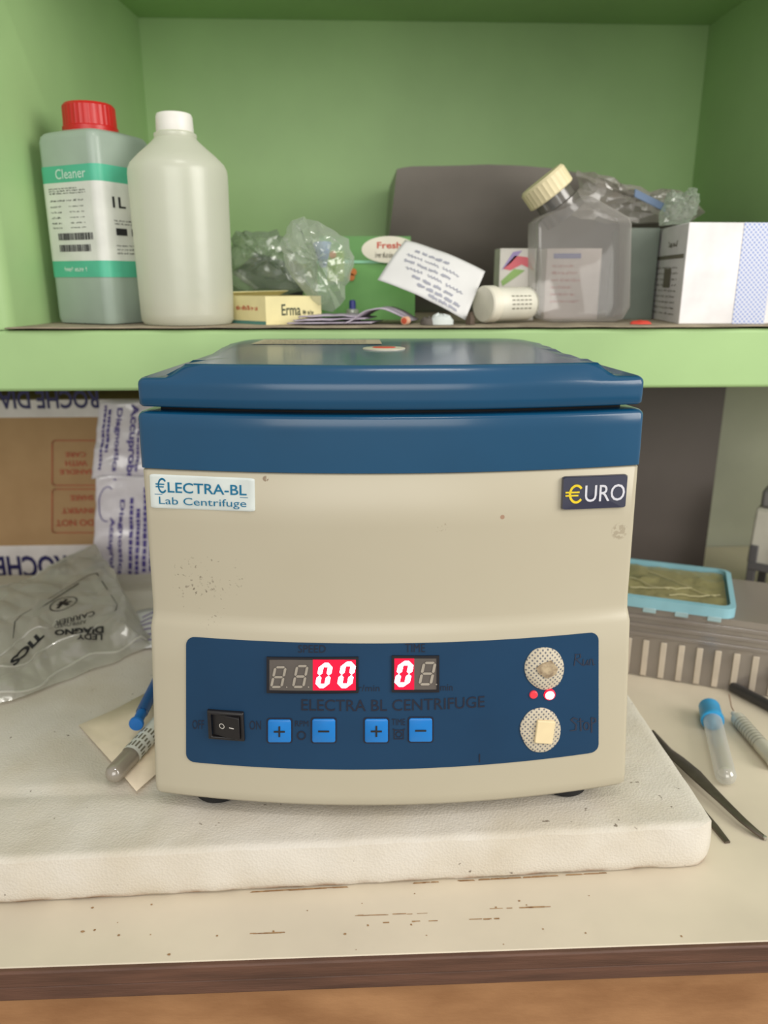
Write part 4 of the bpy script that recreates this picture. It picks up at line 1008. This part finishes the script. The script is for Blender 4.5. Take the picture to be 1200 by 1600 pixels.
for v0, u0, u1, w_ in ((.012, 0, .99, .0011), (.14, 0, .75, .0009), (.30, .05, .55, .0007), (.985, .1, .75, .0014), (.90, .0, .7, .0010)):
    G().tube([bag(u0+(u1-u0)*k_/40, v0+.02*sin(k_*.31)+(.05 if v0 < .5 else -.03)*k_/40)+Vector((0, 0, .0008)) for k_ in range(41)], w_, 6).build('bright_streak', STREAKM, bgr, world=True)
def bag_at(px, py):
    """point of the bag film first met by the line of sight at a pixel, nudged towards the viewer"""
    best = None
    for row in BGRID:
        for p in row:
            q = p-CAM; z_ = q.dot(FW); d = (600+FPX*q.dot(RT)/z_-px)**2+(800-FPX*q.dot(UP)/z_-py)**2
            if d < 30 and (best is None or d+z_*400 < best[0]): best = (d+z_*400, z_)
            elif best is None and d < 200: best = (d+z_*400+5000, z_)
    return best[1] if best else None
def bag_quad(lb, rb, rt, lt):
    """a printed patch: pixel corners laid onto the film by depth, 7 x 3 samples"""
    S_ = {}
    last = .9
    for i in range(9):
        for j in range(3):
            a, b = i/8, j/2
            px = (lb[0]*(1-a)+rb[0]*a)*(1-b)+(lt[0]*(1-a)+rt[0]*a)*b; py = (lb[1]*(1-a)+rb[1]*a)*(1-b)+(lt[1]*(1-a)+rt[1]*a)*b
            d = bag_at(px, py) or last; last = d; r_ = ray(px, py); S_[i, j] = CAM+r_*(d-.002)
    def fn(a, b):
        a = max(0, min(.9999, a))*8; b = max(0, min(.9999, b))*2; i, j = int(a), int(b); a -= i; b -= j
        return (S_[i, j]*(1-a)+S_[i+1, j]*a)*(1-b)+(S_[i, j+1]*(1-a)+S_[i+1, j+1]*a)*b
    return fn
g = G()
put_text(g, 'DIAGNO', bag_quad((162, 978), (85, 984), (85, 993), (162, 989)), bold=.05); put_text(g, 'LEDY', bag_quad((160, 990), (120, 990), (120, 999), (160, 1000)), bold=.03)
put_text(g, 'TICS', bag_quad((62, 985), (14, 1033), (22, 1042), (70, 994)), bold=.05); put_text(g, 'CARRIER', bag_quad((148, 954), (86, 970), (86, 978), (148, 962)), bold=.01)
put_text(g, 'APPROVED', bag_quad((135, 968), (85, 976), (85, 982), (135, 974)))
f = bag_quad((20, 1000), (188, 960), (168, 885), (20, 945))
ribbon(g, [(.0, .05), (.02, .5), (.08, .62), (.80, .98), (.88, .95), (1, .2), (.97, .1), (.88, .05)], .012, f); ribbon(g, [(.25, .62), (.68, .88)], .02, f)
f = bag_quad((78, 960), (122, 945), (120, 928), (76, 940))
ribbon(g, [(.5+.48*cos(t), .5+.48*sin(t)) for t in [2*pi*i/20 for i in range(20)]], .05, f, True); ribbon(g, [(.3, .3), (.6, .75)], .14, f); ribbon(g, [(.65, .3), (.4, .7)], .14, f); ribbon(g, [(.3, .55), (.75, .5)], .1, f)
g.build('print', INK, bgr, smooth=0, world=True)

sl = thing('printed_slip', 'white slip with mauve pen strokes tucked between carrier bag and centrifuge', 'paper slip', gz(225, 985, FZ))
q = quad(gz(196, 1014, FZ+.0016), gz(275, 1016, FZ+.0016), gz(275, 944, FZ+.0016), gz(214, 956, FZ+.0016))
G().grid(lambda a, b: q(a, b)+Vector((0, 0, .002*nz(a*3, b*3, 4)+.001)), 10, 8).build('sheet', PAPER, sl, solid=.0003, world=True)
g = G()
for k_ in range(6): ribbon(g, [(.1+.05*(k_ % 3), .12+.13*k_), (.4, .2+.13*k_), (.9, .14+.13*k_)], .03, lambda a, b: q(a, b)+Vector((0, 0, .002*nz(a*3, b*3, 4)+.0018)))
g.build('strokes', mat('mauve_print', (150, 136, 178), rough=.6), sl, smooth=0, world=True)

# --- paper under the tube left of the centrifuge
PZ = FZ+.0022
cream_paper = mat('cream_paper', (240, 224, 198), rough=.8)
Q = [gz(px, py, PZ) for px, py in ((123, 1133), (178, 1196), (213, 1236), (250, 1206), (300, 1120), (236, 1080), (180, 1108))]
g = G(); c_ = sum(Q, Vector())/7
g.rings([[p+Vector((0, 0, .0012*(i % 2))) for i, p in enumerate(Q)], [c_+(p-c_)*.5+Vector((0, 0, .0008)) for p in Q], [c_+(p-c_)*.05 for p in Q]], False, True)
tag(g.build('paper_scrap', cream_paper, solid=.0003), 'torn cream paper scrap under the capped sample tube', 'paper')

GLASS = film('clear_tube', (216, 216, 210), clear=.72, rough=.06, gloss=.14, bump=0, trans=.3)
def tube_thing(label, p_end, p_cap, r, cap_col, cap_len, cap_r, group=None, smoky=False):
    """rounded closed end at p_end, open / capped end at p_cap"""
    L_ = (Vector(p_cap)-Vector(p_end)).length
    t = thing('sample_tube', label, 'test tube', M=axis_matrix(p_end, p_cap))
    pr = [(r*.2, -r*.98+r)] + [(r*sin(radians(a)), r-r*cos(radians(a))) for a in (25, 45, 65, 80, 90)] + [(r, L_-cap_len*.5), (r*.93, L_-cap_len*.5)]
    G().lathe(pr, 28, cap1=False).build('glass', GLASS if not smoky else film('smoky_tube', (200, 190, 176), clear=.42, rough=.1, gloss=.14, bump=0), t)
    if cap_col:
        G().lathe([(r*.96, L_-cap_len*1.1), (r*.96, L_-cap_len), (cap_r, L_-cap_len), (cap_r*1.04, L_-cap_len*.85), (cap_r*.97, L_-cap_len*.8), (cap_r*.95, L_-.001), (cap_r*.8, L_), (cap_r*.2, L_+.0002)], 32).build('cap', cap_col, t, smooth=40)
    return t
r = .0068
pe, pc = gz(172, 1216, PZ+r), gz(292, 1085, PZ+r); pc.z += .0005
t = tube_thing('smoky sample tube with a paper label, half hidden left of the centrifuge', pe, pc, r, None, .01, r, smoky=True)
L_ = (pc-pe).length
lb = G().lathe([(r+.0003, .027), (r+.0003, L_-.004)], 28, cap0=False, cap1=False).build('label', mat('white_label', (220, 222, 216), rough=.45), t)
g = G(); rr = r+.0005
for k_ in range(16):
    a_ = radians(20+22*k_)
    for i in range(3): put_rect(g, a_, .030+.009*i, a_+.18, .030+.009*i+random.uniform(.004, .007), lambda u, v_: Vector((rr*cos(u), rr*sin(u), v_)))
g.build('print', mat('grey_print', (120, 116, 100), rough=.6), lb, smooth=0)
G().lathe([(r*.3, .0012), (r*.8, .003), (r*.92, r), (r*.92, .025), (r*.2, .0255)], 24).build('sample', film('grey_serum', (178, 168, 154), clear=.4, gloss=.05, bump=0), t)
BLC = mat('bright_blue_cap', (28, 110, 190), rough=.4)
# blue stick with a round knob
r2 = .0040
a, b_ = gz(213, 1131, PZ+.0165), gz(268, 1020, PZ+.012)
st = thing('blue_plunger', 'blue stick with a round knob lying beside the smoky tube', 'plunger', M=axis_matrix(a, b_))
G().lathe([(.0015, -.0016), (.0050, -.0014), (.0056, -.0003), (.0056, .0012), (.0046, .0022)], 28).build('knob', BLC, st)
G().lathe([(r2*.9, .002), (r2, .004), (r2, .016), (r2*.8, .0165)], 20).build('collar', BLC, st)
Ls = (b_-a).length
G().lathe([(r2*1.15, .0165), (r2*1.2, .0175), (r2*1.2, Ls)], 20, cap0=False).build('sleeve', film('blue_film', (60, 120, 190), clear=.35, gloss=.12, bump=0), st)
G().lathe([(r2*.7, .0166), (r2*.7, Ls-.002)], 16).build('rod', mat('blue_rod', (54, 112, 178), rough=.4), st)

# ================================================================== RIGHT OF THE CENTRIFUGE
r = .0078
pc, pe = gz(1108, 1104, BZ+.0096), gz(1137, 1224, BZ+r)
d_ = (pe-pc).normalized(); pe = pe - d_*r*.4
tube_thing('clear empty sample tube with a sky blue cap on the bare worktop', pe, pc, r, mat('sky_blue_cap', (52, 158, 214), rough=.4), .024, .0095)
# forceps
FM = mat('dark_steel', (112, 102, 94), rough=.34, metal=.75, var=.12, scale=60)
fc = thing('forceps', 'dark steel forceps lying by the right edge of the foam', 'forceps', gz(1100, 1230, BZ))
def blade(ctl, name='arm'):
    """flat tapering blade along pixel points (px, py, half width in px, height)"""
    P = [gz(px, py, BZ+h) for px, py, w, h in ctl]; R = []
    for i, p in enumerate(P):
        t = (P[min(i+1, len(P)-1)]-P[max(i-1, 0)]).normalized(); n = t.cross(Vector((0, 0, 1))).normalized(); w = ctl[i][2]/ppm(p); th = .0009
        R.append([p-n*w-Vector((0, 0, th)), p+n*w-Vector((0, 0, th)), p+n*w+Vector((0, 0, th*.4)), p+n*w*.5+Vector((0, 0, th)), p-n*w*.5+Vector((0, 0, th)), p-n*w+Vector((0, 0, th*.4))])
    return G().rings(R).build(name, FM, fc, world=True, smooth=25)
blade([(1020, 1142, 2, .0065), (1034, 1160, 5, .0065), (1042, 1172, 8, .0066), (1060, 1186, 10, .0068), (1085, 1208, 11.5, .0072), (1105, 1228, 9.5, .0072), (1130, 1252, 7.5, .0066), (1160, 1281, 6.5, .0052), (1180, 1298, 5.5, .0036), (1195, 1309, 4.5, .0014)])
blade([(1016, 1146, 4, .0030), (1036, 1182, 7, .0030), (1062, 1226, 8, .0028), (1094, 1266, 7, .0022), (1117, 1291, 5.5, .0016), (1137, 1316, 4.5, .0012)])
G().lathe([(.0010, -.0014), (.0016, -.001), (.0016, .001), (.001, .0014)], 12, Matrix.Translation(gz(1195, 1309, BZ+.0016))).build('tip', mat('worn_bright_steel', (190, 186, 176), rough=.3, metal=.8), fc, world=True)
# rack box with blue rimmed tray on top
A0 = Vector((.2731, .6776)); dA = (Vector((.3625, .6401))-A0).normalized(); ang = atan2(dA.y, dA.x)
rk_ = thing('tube_rack', 'clear ribbed plastic rack box standing under the blue rimmed tray', 'rack', (A0.x, A0.y, BZ), ang)
RX0, RX1, RD, RH = -.03, .175, .112, .073
RKM = film('grey_clear_plastic', (178, 168, 158), clear=.30, rough=.15, gloss=.10, bump=.2)
G().rings([[(x, y, z) for x, y in rrect(RX0, RX1, 0, RD, .004, 3)] for z in (.0004, RH)], True, True).build('box', RKM, rk_, smooth=40)
RIBM = mat('pale_rib', (192, 180, 164), rough=.4)
x = RX0+.008
while x < RX1-.004:
    G().box(x, x+.0056, -.0022, -.0002, .002, .040).build('rib', RIBM, rk_, bevel=.0006); x += .0163
for z in (.044, .053, .062): G().box(RX0, RX1, -.0016, 0, z, z+.004).build('ledge', film('ledge_plastic', (168, 158, 150), clear=.25, gloss=.1, bump=0), rk_, bevel=.0006)
TRX = .0893
G().box(RX0+.006, RX1-.006, .006, RD-.006, .003, .045).build('inner_block', mat('brown_grey_insert', (142, 126, 110), rough=.6), rk_)
tr = thing('rimmed_tray', 'shallow tray with a pale blue rim and crumpled clear film inside', 'tray', (A0.x, A0.y, BZ+RH+.0005), ang)
RIM = mat('pale_blue_rim', (136, 184, 198), rough=.4)
g = G(); o1 = rrect(RX0, TRX, -.002, RD-.002, .012, 6); i1 = rrect(RX0+.005, TRX-.005, .003, RD-.007, .009, 6)
rg = lambda P, z: [(a, b, z) for a, b in P]
g.rings([rg(i1, .0), rg(o1, .0), rg(o1, .010), rg(i1, .011), rg(i1, .001), rg([(a*.98+.0, b*.96+.002) for a, b in i1], .001)], True, True); 
g.build('rim', RIM, tr, smooth=40)
g = G(); g.grid(lambda u, v_: Vector((RX0+.007+(TRX-RX0-.014)*u, .005+(RD-.014)*v_, .006+.003*nz(u*5, v_*5, 3)+.002*abs(nz(u*14+v_*9, v_*6, 6)))), 40, 26)
g.build('film', film('yellowish_film', (190, 178, 128), clear=.15, rough=.15, gloss=.12, bump=.9), tr, smooth=80)
tf = lambda u, v_: Vector((RX0+.007+(TRX-RX0-.014)*u, .005+(RD-.014)*v_, .0075+.003*nz(u*5, v_*5, 3)+.002*abs(nz(u*14+v_*9, v_*6, 6))))
for a_, b_ in (((.15, .25), (.7, .42)), ((.3, .8), (.9, .25)), ((.5, .15), (.95, .35)), ((.1, .5), (.5, .3))):
    G().tube([tf(a_[0]+(b_[0]-a_[0])*k_/12, a_[1]+(b_[1]-a_[1])*k_/12+.02*sin(k_*.6)) for k_ in range(13)], .0006, 6).build('film_streak', mat('pale_film_streak', (190, 182, 142), rough=.35), tr)  # thin pale tubes added over the film as streaks
x = RX0+.008
for k_ in range(4): G().box(x+k_*.029, x+k_*.029+.012, -.0026, -.0012, -.004, .001).build('clip', mat('pale_blue_clip', (152, 180, 186), rough=.4), tr, bevel=.0005)
# pen, dropper syringe
a, b_ = gz(1143, 1072, BZ+.0052), gz(1240, 1122, BZ+.0052)
pn = thing('marker_pen', 'black pen lying at the right edge of the worktop', 'pen', M=axis_matrix(a, b_))
G().lathe([(.003, 0), (.0048, .0008), (.0050, .003), (.0050, .09)], 24).build('barrel', mat('black_pen_plastic', (52, 50, 50), rough=.35), pn)
G().lathe([(.0044, .0902), (.0046, .12), (.002, .125)], 24).build('cap', mat('black_pen_plastic', (52, 50, 50), rough=.35), pn)
a, b_ = gz(1152, 1122, BZ+.0066), gz(1215, 1194, BZ+.0066)
sy = thing('syringe', 'white labelled syringe with a thin needle, lying by the black pen', 'syringe', M=axis_matrix(a, b_))
Ls = (b_-a).length
G().lathe([(.0026, -.0005), (.0058, .0), (.0062, .0015), (.0062, Ls-.006), (.0066, Ls-.005), (.0066, Ls), (.003, Ls+.0003)], 32).build('barrel', mat('frosted_white_plastic', (206, 202, 188), rough=.35), sy, smooth=40)
g = G()
for k_ in range(9): G.lathe(g, [(.00645, .008+.004*k_), (.00645, .0088+.004*k_)], 24, cap0=False, cap1=False)
g.build('scale_mark', mat('grey_mark', (150, 146, 132), rough=.5), sy)
G().lathe([(.0008, -.010), (.0022, -.008), (.0026, -.0004)], 16).build('hub', WHITEPL, sy)
nd = gz(1139, 1088, BZ+.006)-a
inv = axis_matrix(a, b_).inverted()
G().tube([inv @ gz(1150, 1117, BZ+.0066), inv @ gz(1143, 1105, BZ+.007), inv @ gz(1139, 1085, BZ+.007)], .0005, 8).build('needle', mat('rusty_needle', (168, 132, 110), rough=.4, metal=.5), sy)
# instrument at the right edge
ia = gz(1163, 945, BZ)
ins = thing('white_instrument', 'white boxy instrument with a grey top, cut off by the right edge', 'instrument', (ia.x-.011, ia.y-.01, BZ), radians(-38))
hi = gy(1172, 790, ia.y).z-BZ
g = G(); g.rings([[(0, 0, .058), (.16, 0, .058), (.16, .10, .058), (0, .10, .058)], [(.002, .002, hi), (.158, .002, hi-.004), (.158, .10, hi-.004), (.002, .10, hi)]])
g.build('case', mat('instrument_white', (206, 202, 190), rough=.45), ins, bevel=.003)
G().box(.005, .156, .006, .098, hi, hi+.022).build('top_cover', mat('instrument_grey', (122, 120, 120), rough=.5), ins, bevel=.004)
for x in (.002, .028, .056, .084, .112):
    for y in (-.003, .085): G().box(x, x+.009, y, y+.010, 0, .078+.006*sin(x*300) if y < .01 else .059).build('foot', mat('dark_grey_foot', (92, 90, 92), rough=.6), ins, bevel=.001)
G().box(.002, .156, -.004, .004, .052, .061).build('base_rail', mat('dark_grey_foot', (92, 90, 92), rough=.6), ins, bevel=.001)
P = [gz(1140, 915, BZ+.004), gz(1152, 935, BZ+.004), gz(1170, 950, BZ+.004), gz(1190, 975, BZ+.004), gz(1215, 1000, BZ+.004)]
P = [p+Vector((0, .02, 0)) for p in P]
tag(G().tube(P, .0035, 12).build('cable', mat('grey_cable', (84, 80, 82), rough=.5)), 'dark grey cable on the worktop behind the tube rack', 'cable')
